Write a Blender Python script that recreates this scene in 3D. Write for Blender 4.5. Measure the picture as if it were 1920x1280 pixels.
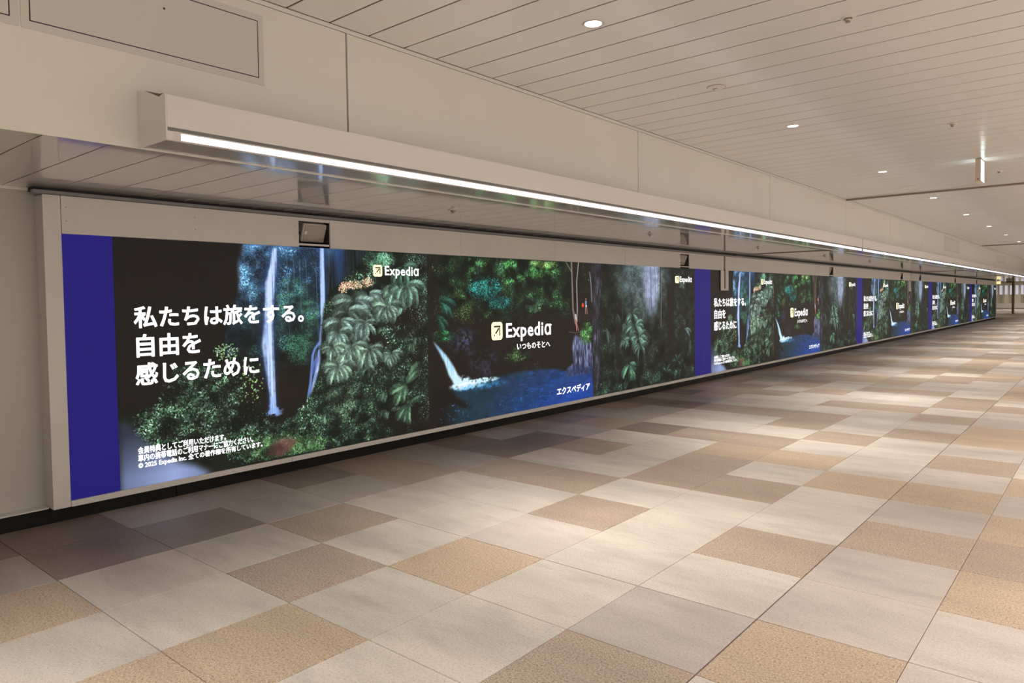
import bpy, math, random
import numpy as np
from mathutils import Matrix, Vector

for o in list(bpy.data.objects):
    bpy.data.objects.remove(o, do_unlink=True)
SC = bpy.context.scene
COL = SC.collection

# ---------------------------------------------------------------- camera, world, exposure
cd = bpy.data.cameras.new('camera')
cam = bpy.data.objects.new('camera', cd)
COL.objects.link(cam)
cd.sensor_width = 36.0
cd.lens = 1341.21 / 1920 * 36
cd.shift_x = -6.04 / 1920
cd.shift_y = -28.34 / 1920
cd.clip_start, cd.clip_end = 0.05, 200
CAM = Vector((5.299, -3.065, 1.427))
RIGHT = Vector((0.76473, 0.64423, -0.01319)).normalized()
def _basis():
    yaw, pitch, roll = 0.7002, -0.0366, -0.0132
    f = Vector((-math.sin(yaw) * math.cos(pitch), math.cos(yaw) * math.cos(pitch), math.sin(pitch)))
    r = Vector((math.cos(yaw), math.sin(yaw), 0))
    u = r.cross(f)
    cr, sr = math.cos(roll), math.sin(roll)
    return cr * r + sr * u, -sr * r + cr * u, f
_r, _u, _f = _basis()
cam.matrix_world = Matrix(((_r.x, _u.x, -_f.x, CAM.x), (_r.y, _u.y, -_f.y, CAM.y), (_r.z, _u.z, -_f.z, CAM.z), (0, 0, 0, 1)))
SC.camera = cam

world = bpy.data.worlds.new('world')
SC.world = world
world.use_nodes = True
world.node_tree.nodes['Background'].inputs[0].default_value = (0.9, 0.85, 0.8, 1)
world.node_tree.nodes['Background'].inputs[1].default_value = 0.02
SC.view_settings.view_transform = 'Standard'
SC.view_settings.look = 'None'
SC.view_settings.gamma = 1.0
SC.view_settings.use_curve_mapping = False
SC.view_settings.exposure = 0.11
SC.cycles.max_bounces = 8
SC.cycles.diffuse_bounces = 4
SC.cycles.glossy_bounces = 4
SC.cycles.sample_clamp_indirect = 3.0
SC.cycles.caustics_reflective = False
SC.cycles.caustics_refractive = False

LAMP_COLOR = (1.0, 0.915, 0.815)
LAMP_WATTS = 28.5
SPREAD = 80.0
SECOND_WATTS = 52.0
FILL_WATTS = 72.0  # unseen third downlight row, added to lift the walls
SCREEN_GAIN = 0.95

# ---------------------------------------------------------------- dimensions (metres; X away from the display, Y along the passage)
WALL_X = -0.14          # lower wall
DROP_X = 1.63           # face of the dropped bulkhead
SOFF_Z = 2.20           # underside of the bulkhead
CEIL_Z = 3.117
ROOM_X1, ROOM_Y0, ROOM_Y1 = 9.6, -7.0, 79.0
SCR_Y0, SCR_Y1, SCR_Z0, SCR_Z1 = -1.378, 45.63, 0.14, 1.90

# ---------------------------------------------------------------- helpers
class MB:
    def __init__(self): self.v, self.f, self.m = [], [], []
    def quad(self, a, b, c, d, mi=0):
        n = len(self.v); self.v += [a, b, c, d]; self.f.append((n, n + 1, n + 2, n + 3)); self.m.append(mi)
    def poly(self, pts, mi=0):
        n = len(self.v); self.v += list(pts); self.f.append(tuple(range(n, n + len(pts)))); self.m.append(mi)
    def box(self, x0, y0, z0, x1, y1, z1, mi=0, M=None):
        n = len(self.v)
        P = [(x0, y0, z0), (x1, y0, z0), (x1, y1, z0), (x0, y1, z0), (x0, y0, z1), (x1, y0, z1), (x1, y1, z1), (x0, y1, z1)]
        if M is not None: P = [tuple(M @ Vector(p)) for p in P]
        self.v += P
        for f in ((0, 3, 2, 1), (4, 5, 6, 7), (0, 1, 5, 4), (1, 2, 6, 5), (2, 3, 7, 6), (3, 0, 4, 7)):
            self.f.append(tuple(n + i for i in f)); self.m.append(mi)
    def prism(self, prof, y0, y1, mi=0):
        # profile of (x, z) points swept along y
        n = len(self.v); k = len(prof)
        self.v += [(x, y0, z) for x, z in prof] + [(x, y1, z) for x, z in prof]
        for i in range(k):
            j = (i + 1) % k
            self.f.append((n + i, n + j, n + k + j, n + k + i)); self.m.append(mi)
        self.f.append(tuple(n + i for i in reversed(range(k)))); self.m.append(mi)
        self.f.append(tuple(n + k + i for i in range(k))); self.m.append(mi)
    def lathe(self, prof, seg=32, mi=0, cx=0, cy=0, cz=0, close=False):
        # profile of (r, z) points turned about z
        n = len(self.v); k = len(prof)
        for s in range(seg):
            a = 2 * math.pi * s / seg
            self.v += [(cx + r * math.cos(a), cy + r * math.sin(a), cz + z) for r, z in prof]
        for s in range(seg):
            t = (s + 1) % seg
            for i in range(k - 1):
                self.f.append((n + s * k + i, n + t * k + i, n + t * k + i + 1, n + s * k + i + 1)); self.m.append(mi)
        if close:
            self.f.append(tuple(n + s * k + k - 1 for s in range(seg))); self.m.append(mi)
    def mesh(self, name, mats):
        me = bpy.data.meshes.new(name)
        me.from_pydata([tuple(p) for p in self.v], [], self.f)
        for m in (mats if isinstance(mats, (list, tuple)) else [mats]): me.materials.append(m)
        me.polygons.foreach_set('material_index', self.m)
        me.update()
        return me
    def build(self, name, mats, parent=None, bevel=0.0, smooth=False):
        me = self.mesh(name, mats)
        o = bpy.data.objects.new(name, me)
        COL.objects.link(o)
        if parent is not None:
            o.parent = parent
        if bevel > 0:
            b = o.modifiers.new('bevel', 'BEVEL'); b.width = bevel; b.segments = 2; b.limit_method = 'ANGLE'
        if smooth:
            for p in me.polygons: p.use_smooth = True
            e = o.modifiers.new('split', 'EDGE_SPLIT'); e.split_angle = math.radians(35)
        return o

def tag(o, label=None, cat=None, group=None, kind=None):
    if label: o['label'] = label
    if cat: o['category'] = cat
    if group: o['group'] = group
    if kind: o['kind'] = kind
    return o
def empty(name, loc=(0, 0, 0)):
    o = bpy.data.objects.new(name, None)
    o.empty_display_size = 0.1
    o.location = loc
    COL.objects.link(o)
    return o
def link(name, me, parent=None, loc=(0, 0, 0)):
    o = bpy.data.objects.new(name, me)
    o.location = loc
    COL.objects.link(o)
    if parent is not None: o.parent = parent
    return o
def copy_tree(o, parent=None):
    c = o.copy()
    COL.objects.link(c)
    if parent is not None: c.parent = parent
    for ch in list(o.children): copy_tree(ch, c)
    return c

# ---------------------------------------------------------------- materials
def srgb(r, g, b):
    def f(c):
        c /= 255.0
        return c / 12.92 if c <= 0.04045 else ((c + 0.055) / 1.055) ** 2.4
    return (f(r), f(g), f(b), 1.0)

def mat(name, col, rough=0.5, metal=0.0, spec=0.5, coat=0.0, coat_rough=0.1, emit=None, emit_s=0.0, vary=0.0, vscale=3.0, bump=0.0, bscale=200.0):
    m = bpy.data.materials.new(name)
    m.use_nodes = True
    nt = m.node_tree
    p = nt.nodes['Principled BSDF']
    p.inputs['Base Color'].default_value = col
    p.inputs['Roughness'].default_value = rough
    p.inputs['Metallic'].default_value = metal
    p.inputs['Specular IOR Level'].default_value = spec
    p.inputs['Coat Weight'].default_value = coat
    p.inputs['Coat Roughness'].default_value = coat_rough
    if emit:
        p.inputs['Emission Color'].default_value = emit
        p.inputs['Emission Strength'].default_value = emit_s
    if vary > 0:
        g = nt.nodes.new('ShaderNodeNewGeometry')
        n = nt.nodes.new('ShaderNodeTexNoise'); n.inputs['Scale'].default_value = vscale; n.inputs['Detail'].default_value = 4
        r = nt.nodes.new('ShaderNodeMapRange')
        r.inputs['From Min'].default_value = 0.3; r.inputs['From Max'].default_value = 0.7
        r.inputs['To Min'].default_value = 1 - vary; r.inputs['To Max'].default_value = 1 + vary * 0.4
        x = nt.nodes.new('ShaderNodeMix'); x.data_type = 'RGBA'; x.blend_type = 'MULTIPLY'; x.inputs[0].default_value = 1.0
        nt.links.new(g.outputs['Position'], n.inputs['Vector'])
        nt.links.new(n.outputs['Fac'], r.inputs['Value'])
        x.inputs[6].default_value = col
        nt.links.new(r.outputs['Result'], x.inputs[7])
        nt.links.new(x.outputs[2], p.inputs['Base Color'])
    if bump > 0:
        g = nt.nodes.new('ShaderNodeNewGeometry')
        n = nt.nodes.new('ShaderNodeTexNoise'); n.inputs['Scale'].default_value = bscale; n.inputs['Detail'].default_value = 2
        b = nt.nodes.new('ShaderNodeBump'); b.inputs['Strength'].default_value = bump; b.inputs['Distance'].default_value = 0.002
        nt.links.new(g.outputs['Position'], n.inputs['Vector'])
        nt.links.new(n.outputs['Fac'], b.inputs['Height'])
        nt.links.new(b.outputs['Normal'], p.inputs['Normal'])
    return m

def granite(name, base, dark, light, fleck, stain, rough=0.42):
    # polished granite: base tone, dark and pale grains, long dull wear marks that run over the joints
    m = bpy.data.materials.new(name)
    m.use_nodes = True
    nt = m.node_tree
    p = nt.nodes['Principled BSDF']
    p.inputs['Specular IOR Level'].default_value = 0.35
    g = nt.nodes.new('ShaderNodeNewGeometry')
    def noise(scale, detail, rough_=0.5, vec=None):
        n = nt.nodes.new('ShaderNodeTexNoise')
        n.inputs['Scale'].default_value = scale; n.inputs['Detail'].default_value = detail; n.inputs['Roughness'].default_value = rough_
        nt.links.new(vec if vec is not None else g.outputs['Position'], n.inputs['Vector'])
        return n.outputs['Fac']
    def ramp(sock, lo, hi, a, b):
        r = nt.nodes.new('ShaderNodeMapRange'); r.clamp = True
        r.inputs['From Min'].default_value = lo; r.inputs['From Max'].default_value = hi
        r.inputs['To Min'].default_value = a; r.inputs['To Max'].default_value = b
        nt.links.new(sock, r.inputs['Value']); return r.outputs['Result']
    def mix(fac, a, b, blend='MIX'):
        x = nt.nodes.new('ShaderNodeMix'); x.data_type = 'RGBA'; x.blend_type = blend
        if isinstance(fac, float): x.inputs[0].default_value = fac
        else: nt.links.new(fac, x.inputs[0])
        for i, s in ((6, a), (7, b)):
            if isinstance(s, tuple): x.inputs[i].default_value = s
            else: nt.links.new(s, x.inputs[i])
        return x.outputs[2]
    c = mix(ramp(noise(95, 3, 0.6), 0.50, 0.66, 0.0, fleck), base, dark)
    c = mix(ramp(noise(130, 2, 0.6), 0.52, 0.66, 0.0, fleck), c, light)
    tone = nt.nodes.new('ShaderNodeObjectInfo')
    mp = nt.nodes.new('ShaderNodeMapping'); mp.inputs['Rotation'].default_value = (0, 0, 0.45); mp.inputs['Scale'].default_value = (0.75, 2.4, 1)
    nt.links.new(g.outputs['Position'], mp.inputs['Vector'])
    w = ramp(noise(0.9, 5, 0.62, mp.outputs['Vector']), 0.36, 0.66, 1.04, 1 - stain)
    c = mix(1.0, c, w, 'MULTIPLY')
    w2 = ramp(noise(3.1, 4, 0.6, mp.outputs['Vector']), 0.52, 0.68, 0.0, stain * 1.1)
    c = mix(w2, c, (0.23, 0.205, 0.185, 1))
    t = ramp(tone.outputs['Random'], 0, 1, 0.94, 1.05)
    c = mix(1.0, c, t, 'MULTIPLY')
    nt.links.new(c, p.inputs['Base Color'])
    nt.links.new(ramp(noise(1.6, 4), 0.3, 0.7, rough - 0.06, rough + 0.14), p.inputs['Roughness'])
    return m

M = {}
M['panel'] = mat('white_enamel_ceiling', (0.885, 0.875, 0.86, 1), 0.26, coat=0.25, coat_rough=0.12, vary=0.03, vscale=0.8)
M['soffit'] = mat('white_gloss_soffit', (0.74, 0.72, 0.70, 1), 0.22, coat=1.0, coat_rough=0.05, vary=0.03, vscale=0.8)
M['wall'] = mat('white_wall_panel', (0.86, 0.85, 0.815, 1), 0.3, coat=0.15, vary=0.035, vscale=0.9)
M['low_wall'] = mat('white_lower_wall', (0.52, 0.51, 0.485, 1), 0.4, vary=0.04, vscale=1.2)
M['right_wall'] = mat('bright_white_wall', (0.84, 0.83, 0.81, 1), 0.5)
M['frame'] = mat('white_powder_coat', (0.74, 0.72, 0.70, 1), 0.4, vary=0.03, vscale=2)
M['light_box'] = mat('white_light_housing', (0.82, 0.80, 0.795, 1), 0.32, coat=0.2, vary=0.02, vscale=1.5)
M['light_under'] = mat('gloss_light_underside', (0.66, 0.64, 0.64, 1), 0.2, coat=1.0, coat_rough=0.07)
M['rail'] = mat('grey_metal_rail', (0.20, 0.20, 0.21, 1), 0.4, metal=0.3)
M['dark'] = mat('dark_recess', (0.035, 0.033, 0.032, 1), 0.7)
M['joint'] = mat('shadow_joint', (0.36, 0.325, 0.28, 1), 0.6)
M['joint_bar'] = mat('brown_grey_joint_bar', (0.27, 0.225, 0.185, 1), 0.5)
M['black_base'] = mat('black_baseboard', (0.005, 0.005, 0.005, 1), 0.55, spec=0.2)
M['grout'] = mat('dark_grout', (0.10, 0.075, 0.075, 1), 0.85)
M['board'] = mat('white_sheet_board', (0.70, 0.68, 0.67, 1), 0.35)
M['line'] = mat('dark_violet_line', (0.03, 0.02, 0.045, 1), 0.5)
M['line_grey'] = mat('grey_line', (0.30, 0.28, 0.27, 1), 0.5)
M['speaker'] = mat('beige_speaker_cabinet', (0.58, 0.54, 0.50, 1), 0.45)
M['grille'] = mat('beige_speaker_grille', (0.40, 0.365, 0.33, 1), 0.6, bump=0.3, bscale=500)
M['ring'] = mat('grey_trim_ring', (0.5, 0.47, 0.44, 1), 0.35)
M['chrome'] = mat('dull_chrome', (0.45, 0.42, 0.38, 1), 0.3, metal=0.9)
M['white_plastic'] = mat('white_plastic', (0.75, 0.72, 0.68, 1), 0.4)
M['slot'] = mat('brown_slot', (0.13, 0.095, 0.09, 1), 0.5)
M['red'] = mat('red_indicator', (0.35, 0.01, 0.015, 1), 0.3)
M['beige_box'] = mat('beige_sign_case', (0.62, 0.52, 0.42, 1), 0.45)
M['pole'] = mat('brown_column_paint', (0.22, 0.13, 0.10, 1), 0.4)
M['far_wall'] = mat('far_wall_beige', (0.72, 0.68, 0.56, 1), 0.4, vary=0.05, vscale=0.6)
M['far_base'] = mat('far_white_band', (0.8, 0.77, 0.72, 1), 0.3)
M['lens'] = mat('lit_lens', (0.9, 0.9, 0.9, 1), 0.3, emit=(1.0, 0.93, 0.85, 1), emit_s=9.0)
M['diffuser'] = mat('lit_strip_diffuser', (0.9, 0.9, 0.95, 1), 0.3, emit=(0.93, 0.90, 1.0, 1), emit_s=2.6)
M['diff_end'] = mat('unlit_diffuser_end', (0.75, 0.70, 0.72, 1), 0.35)
M['text'] = mat('lit_white_lettering', (0.02, 0.02, 0.02, 1), 0.5, emit=(1.0, 0.985, 1.0, 1), emit_s=1.25)
M['logo_yellow'] = mat('lit_yellow_tile', (0.02, 0.02, 0.02, 1), 0.5, emit=(1.0, 0.95, 0.52, 1), emit_s=1.35)
M['logo_dark'] = mat('unlit_arrow', (0.02, 0.016, 0.014, 1), 0.5, emit=srgb(58, 44, 30), emit_s=0.6)
M['sign_white'] = mat('lit_sign_white', (0.8, 0.8, 0.8, 1), 0.3, emit=(0.88, 1.0, 0.99, 1), emit_s=2.6)
M['sign_green'] = mat('lit_sign_green', (0.02, 0.3, 0.15, 1), 0.3, emit=(0.05, 0.62, 0.34, 1), emit_s=1.0)
M['yellow_sign'] = mat('lit_yellow_sign', (0.7, 0.5, 0.2, 1), 0.3, emit=(1.0, 0.80, 0.36, 1), emit_s=1.0)
M['far_window'] = mat('lit_far_window', (0.5, 0.5, 0.55, 1), 0.2, emit=(0.66, 0.64, 0.82, 1), emit_s=0.55)
M['far_glass'] = mat('dull_green_glass', (0.46, 0.44, 0.32, 1), 0.15)
M['poster_red'] = mat('poster_red', (0.55, 0.2, 0.14, 1), 0.5)
M['poster_green'] = mat('poster_green', (0.45, 0.5, 0.2, 1), 0.5)
M['poster_dark'] = mat('poster_dark', (0.12, 0.12, 0.13, 1), 0.5)
TILE = {
    'L': granite('granite_cream', (0.502, 0.460, 0.419, 1), (0.352, 0.310, 0.272, 1), (0.586, 0.552, 0.514, 1), 0.75, 0.24),
    'P': granite('granite_rose_grey', (0.444, 0.393, 0.365, 1), (0.326, 0.281, 0.256, 1), (0.519, 0.472, 0.444, 1), 0.75, 0.2),
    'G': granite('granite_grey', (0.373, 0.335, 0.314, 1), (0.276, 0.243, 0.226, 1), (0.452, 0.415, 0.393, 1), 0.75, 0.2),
    'B': granite('granite_brown', (0.339, 0.272, 0.223, 1), (0.163, 0.116, 0.091, 1), (0.530, 0.446, 0.372, 1), 0.95, 0.14),
    'T': granite('granite_tan', (0.395, 0.312, 0.237, 1), (0.200, 0.144, 0.107, 1), (0.577, 0.484, 0.381, 1), 0.95, 0.12),
    'D': granite('granite_brown_shaded', (0.219, 0.174, 0.155, 1), (0.121, 0.091, 0.080, 1), (0.326, 0.279, 0.251, 1), 0.8, 0.12),  # brown tile darkened, with the soffit's shade put into its colour
}
TKEYS = list(TILE)
# ---------------------------------------------------------------- picture shown on the display (painted in numpy)
def paint_display():
    PX = 300.0                       # pixels per metre of display
    W, H = 2838, 528
    U0, ZT = -0.29, 1.90
    rs = np.random.RandomState(7)
    img = np.zeros((H, W, 3), np.float32)
    yy, xx = np.mgrid[0:H, 0:W].astype(np.float32)
    UU = xx / PX + U0
    ZZ = ZT - yy / PX

    def X(u): return (u - U0) * PX
    def Y(z): return (ZT - z) * PX
    def C(*c): return np.array(c, np.float32) / 255.0

    def blur(a, r):
        r = int(r)
        for ax in (0, 1):
            for _ in range(2):
                p = [(0, 0)] * a.ndim
                p[ax] = (r + 1, r)
                c = np.cumsum(np.pad(a, p, mode='edge'), axis=ax, dtype=np.float64)
                n = a.shape[ax]
                hi = np.take(c, np.arange(2 * r + 1, 2 * r + 1 + n), axis=ax)
                lo = np.take(c, np.arange(0, n), axis=ax)
                a = ((hi - lo) / (2 * r + 1)).astype(np.float32)
        return a

    def noise(cx, cy, oct=3):
        out = np.zeros((H, W), np.float32)
        amp, tot = 1.0, 0.0
        for o in range(oct):
            gx, gy = max(2, int(W / cx) + 2), max(2, int(H / cy) + 2)
            g = rs.rand(gy, gx).astype(np.float32)
            fx = np.linspace(0, gx - 1.001, W); fy = np.linspace(0, gy - 1.001, H)
            ix = fx.astype(int); iy = fy.astype(int)
            tx = (fx - ix).astype(np.float32); ty = (fy - iy).astype(np.float32)[:, None]
            tx = tx * tx * (3 - 2 * tx); ty = ty * ty * (3 - 2 * ty)
            a = g[iy][:, ix]; b = g[iy][:, ix + 1]; c = g[iy + 1][:, ix]; d = g[iy + 1][:, ix + 1]
            out += amp * ((a * (1 - tx) + b * tx) * (1 - ty) + (c * (1 - tx) + d * tx) * ty)
            tot += amp
            amp *= 0.5; cx = max(2, cx / 2.0); cy = max(2, cy / 2.0)
        return out / tot

    def poly(pts, r=2):
        m = np.zeros((H, W), bool)
        P = [(X(u), Y(z)) for u, z in pts]
        n = len(P)
        for i in range(n):
            (x0, y0), (x1, y1) = P[i], P[(i + 1) % n]
            if y0 == y1: continue
            cond = ((yy >= min(y0, y1)) & (yy < max(y0, y1)))
            m ^= cond & (xx < x0 + (yy - y0) * (x1 - x0) / (y1 - y0))
        m = m.astype(np.float32)
        return blur(m, r) if r > 0 else m

    def ell(u, z, a, b, p=2.0):
        d = np.abs((UU - u) / a) ** p + np.abs((ZZ - z) / b) ** p
        return np.clip(1.3 * (1 - d), 0, 1)

    def lay(mask, col):
        m = mask[..., None]
        img[:] = img * (1 - m) + m * (col if isinstance(col, np.ndarray) and col.ndim == 3 else np.asarray(col, np.float32))

    def grad(c_top, c_bot, z1, z0):
        t = np.clip((z1 - ZZ) / (z1 - z0), 0, 1)[..., None]
        return C(*c_top) * (1 - t) + C(*c_bot) * t

    # leaf sprites
    cache = {}
    def sprite(L, a, asp):
        k = (L, a, asp)
        if k not in cache:
            r = int(L * 0.55) + 1
            gy, gx = np.mgrid[-r:r + 1, -r:r + 1].astype(np.float32)
            th = a * math.pi / 10
            s = gx * math.cos(th) + gy * math.sin(th)
            t = -gx * math.sin(th) + gy * math.cos(th)
            w = asp * L * 0.5 * np.clip(1 - (2 * s / L) ** 2, 0, 1)
            al = np.clip(w - np.abs(t) + 0.5, 0, 1) * (np.abs(s) < L * 0.5)
            sh = np.where(t > 0, 0.78, 1.1).astype(np.float32)
            cache[k] = (r, al.astype(np.float32), sh)
        return cache[k]

    def leaf(x, y, L, a, asp, col, k=1.0):
        r, al, sh = sprite(int(max(2, L)), int(a) % 20, asp)
        xi, yi = int(x), int(y)
        x0, x1, y0, y1 = xi - r, xi + r + 1, yi - r, yi + r + 1
        if x0 < 0 or y0 < 0 or x1 > W or y1 > H: return
        A = (al * k)[..., None]
        S = img[y0:y1, x0:x1]
        S *= (1 - A)
        S += A * (sh[..., None] * col)

    def scatter(n, mask, pal, lo, hi, clump, asp=0.5, dark=0.3, ang=None, k=0.9):
        ys, xs = np.nonzero(mask > 0.02)
        if len(ys) == 0: return
        p = mask[ys, xs].astype(np.float64)
        idx = rs.choice(len(ys), n, p=p / p.sum())
        pal = np.array(pal, np.float32) / 255.0
        order = idx
        ls = lo + (hi - lo) * rs.rand(n) ** 2
        an = rs.randint(0, 20, n) if ang is None else (ang + rs.randint(-3, 4, n))
        pc = rs.randint(0, len(pal), n); j = rs.rand(n)
        for i in range(n):
            y, x = ys[order[i]], xs[order[i]]
            v = clump[y, x]
            b = dark + (1.35 - dark) * max(0.0, (v - 0.32) / 0.45)
            leaf(x, y, ls[i], an[i], asp, pal[pc[i]] * (b * (0.65 + 0.6 * j[i])), k)

    def frond(u, z, ang, length, droop, col, k=1.0, wid=0.22, step=3.2):
        # arching rachis with paired narrow leaflets, darker at the base and pale along the arch
        n = max(5, int(length * PX / step))
        x, y = X(u), Y(z)
        a = math.radians(ang)
        sgn = 1 if math.cos(a) >= 0 else -1
        d = math.radians(droop) / n
        for i in range(n):
            t = (i + 0.5) / n
            x += math.cos(a) * step; y -= math.sin(a) * step
            a -= d * sgn * (0.5 + t)
            L = length * PX * wid * (0.45 + 1.3 * t) * (1 - t) ** 0.55 * 1.5 + 2.5
            up = 0.62 + 0.42 * math.sin(math.pi * min(1, t * 1.15))
            for s_, lit in ((-1, 1.12), (1, 0.70)):
                la = -a + s_ * 0.78
                c = col * (up * lit * rs.uniform(.78, 1.16))
                leaf(x + math.cos(la) * L * .45, y + math.sin(la) * L * .45, L, round(la / math.pi * 10), 0.24, c, k)

    def fern(u, z, L, col, angs, droop=70, k=0.92, wid=0.22):
        for a in angs:
            frond(u, z, a + rs.uniform(-8, 8), L * rs.uniform(.75, 1.12), droop * rs.uniform(.8, 1.2), C(*col) * rs.uniform(.7, 1.1), k, wid)

    def broad(u, z, L, col, angs):
        lay(ell(u, z - .03, L * .9, L * .8) * .55, C(22, 27, 23))
        fern(u, z, L, col, angs, 75, .9, .2)

    def stroke(pts, w0, w1, col, soft=1, k=1.0):
        pts = [(X(u), Y(z)) for u, z in pts]
        d = np.full((H, W), 1e6, np.float32)
        x_lo = int(max(0, min(p[0] for p in pts) - 30)); x_hi = int(min(W, max(p[0] for p in pts) + 30))
        sx = xx[:, x_lo:x_hi]; sy = yy[:, x_lo:x_hi]
        m = np.zeros_like(sx)
        for i in range(len(pts) - 1):
            (ax, ay), (bx, by) = pts[i], pts[i + 1]
            q = (bx - ax) ** 2 + (by - ay) ** 2 + 1e-6
            t = np.clip(((sx - ax) * (bx - ax) + (sy - ay) * (by - ay)) / q, 0, 1)
            dd = np.hypot(sx - ax - t * (bx - ax), sy - ay - t * (by - ay))
            g = (i + t) / (len(pts) - 1)
            w = (w0 + (w1 - w0) * g) * PX * 0.5
            m = np.maximum(m, np.clip((w - dd) / soft + 0.5, 0, 1))
        A = (m * k)[..., None]
        img[:, x_lo:x_hi] = img[:, x_lo:x_hi] * (1 - A) + A * C(*col)

    n_fine, n_mid, n_big = noise(9, 9, 2), noise(26, 22, 3), noise(90, 70, 3)
    n_vert = np.clip(0.5 + 1.5 * (noise(4, 110, 3) - 0.5), 0, 1)
    n_clump = np.clip(0.55 * n_mid + 0.45 * noise(48, 40, 2), 0, 1)
    n_clump = np.clip((n_clump - 0.5) * 1.8 + 0.5, 0, 1)

    # ---- background near-black
    img[:] = C(23, 20, 18)

    # ================= picture 1: twin waterfalls seen from a cave mouth
    p1 = ((UU > 0.31) & (UU < 3.24)).astype(np.float32)
    back = p1 * (UU > 1.1)
    g = grad((84, 128, 184), (22, 30, 30), 1.95, 0.98)
    lay(back, g * (0.45 + 0.75 * n_mid[..., None]))
    # dark hanging vines with streaks between the two falls
    m = ell(1.83, 1.66, 0.36, 0.3) * 0.8
    lay(m, C(24, 44, 62) * (0.5 + n_vert[..., None]))
    m = ell(2.35, 1.55, 0.38, 0.55) * (1 - np.clip((UU - 2.5) * 6, 0, 1)) * (UU > 2.03)
    lay(np.clip(m * 1.3, 0, 1), C(30, 42, 46) * (0.35 + 0.9 * n_vert[..., None]))
    m = np.clip(1 - np.abs(UU - 2.18) / 0.09, 0, 1) * np.clip((ZZ - 1.35) * 2, 0, 1) * 0.75
    lay(m, C(46, 84, 150) * (0.7 + 0.5 * n_vert[..., None]))
    m = np.clip((1.05 - ZZ) / 0.25, 0, 1) * back * (UU < 2.3)
    lay(m * 0.95, C(30, 26, 22) * (0.75 + 0.4 * n_mid[..., None]))
    up = back * (UU < 2.02) * np.clip((ZZ - 1.3) / 0.3, 0, 1)
    scatter(5200, up * np.where(UU < 1.5, 1, .5), [(106, 156, 198), (76, 128, 166), (130, 176, 206), (64, 112, 146)], 3, 7, n_clump, dark=.25)
    lo = back * (UU < 2.02) * np.clip((1.62 - ZZ) / 0.3, 0, 1) * np.clip((ZZ - 0.95) / 0.12, 0, 1)
    scatter(4600, lo, [(60, 104, 92), (44, 84, 70), (70, 118, 100), (36, 72, 66)], 3, 6, n_clump, dark=.25)
    m = (ell(1.7, 1.48, 0.22, 0.2) + ell(1.88, 1.36, .16, .2)) * (UU > 1.55) * (UU < 2.0)
    scatter(1300, m, [(62, 112, 84), (50, 98, 70), (78, 124, 88)], 3, 6, n_clump, dark=.5)
    m = ell(1.79, 1.06, 0.17, 0.18)
    scatter(1700, m, [(60, 116, 92), (46, 96, 74), (78, 132, 104)], 3, 5, n_mid, dark=.6)
    for u, z0 in ((1.66, 1.15), (1.78, 1.2), (1.84, 1.33), (1.94, 1.0), (1.72, 1.5)):
        stroke([(u, 1.8), (u + 0.01, z0)], 0.006, 0.004, (110, 140, 160), 1, .6)
    # waterfalls
    def fall(cent, width, col_hi, col_lo, halo=0.0):
        zs = np.array([c[0] for c in cent]); us = np.array([c[1] for c in cent]); ws = np.array([w for w in width])
        o = np.argsort(zs); cu = np.interp(ZZ[:, 0], zs[o], us[o]); cw = np.interp(ZZ[:, 0], zs[o], ws[o])
        d = np.abs(UU - cu[:, None]) / (cw[:, None] * 0.5)
        inside = ((ZZ < zs.max()) & (ZZ > zs.min())).astype(np.float32)
        a = np.clip((1.15 - d) * 2.2, 0, 1) * inside
        s = np.clip(0.25 + 0.9 * n_vert + 0.35 * (1 - d), 0, 1)[..., None]
        if halo:
            h = np.clip(1 - d / 2.2, 0, 1) * inside * halo
            lay(h, C(36, 62, 120))
        lay(a * np.clip(0.5 + 0.4 * n_vert + 0.5 * (1 - d) + .5 * (n_fine - .5), 0, 1), C(*col_lo) * (1 - s) + C(*col_hi) * s)
    fall([(1.88, 1.55), (1.72, 1.53), (1.6, 1.50), (1.46, 1.49), (1.25, 1.475), (1.1, 1.465), (.95, 1.475), (.7, 1.495), (.52, 1.505)],
         [.045, .07, .095, .085, .09, .115, .1, .065, .06], (206, 226, 255), (78, 118, 206), .7)
    fall([(1.92, 2.005), (1.6, 2.003), (1.27, 2.0), (1.05, 1.975), (.95, 1.96)], [.045, .05, .05, .055, .05], (186, 212, 255), (92, 136, 226), .6)
    lay(np.clip(ell(1.90, 0.86, 0.10, 0.30), 0, 1) * .8, C(24, 26, 34))
    for pts, w0, w1, c, k in (([(1.965, 1.0), (1.955, .93), (1.925, .84), (1.90, .76), (1.87, .66), (1.855, .56)], .05, .022, (150, 182, 248), .85),
                              ([(1.955, 1.08), (1.91, 1.03), (1.885, .97), (1.875, .86), (1.86, .74), (1.84, .64), (1.825, .55)], .02, .03, (120, 156, 236), .8),
                              ([(1.93, .93), (1.90, .90), (1.885, .82)], .05, .02, (84, 110, 190), .7),
                              ([(1.962, .95), (1.945, .88), (1.925, .83)], .022, .014, (214, 230, 255), .9),
                              ([(1.90, .75), (1.875, .67), (1.862, .58)], .010, .008, (214, 230, 255), .8)):
        stroke(pts, w0, w1, c, 3, k)
    m = ell(1.93, 0.93, 0.05, 0.1) * n_vert
    lay(np.clip(m, 0, 1) * .8, C(130, 160, 215))
    m = np.clip((ell(1.51, 0.535, 0.10, 0.045) * 1.2 + ell(1.50, 0.60, 0.05, 0.1) * .6) * (n_fine * 2.2 - .5), 0, 1)
    lay(m * 0.85, C(140, 180, 245))
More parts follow.
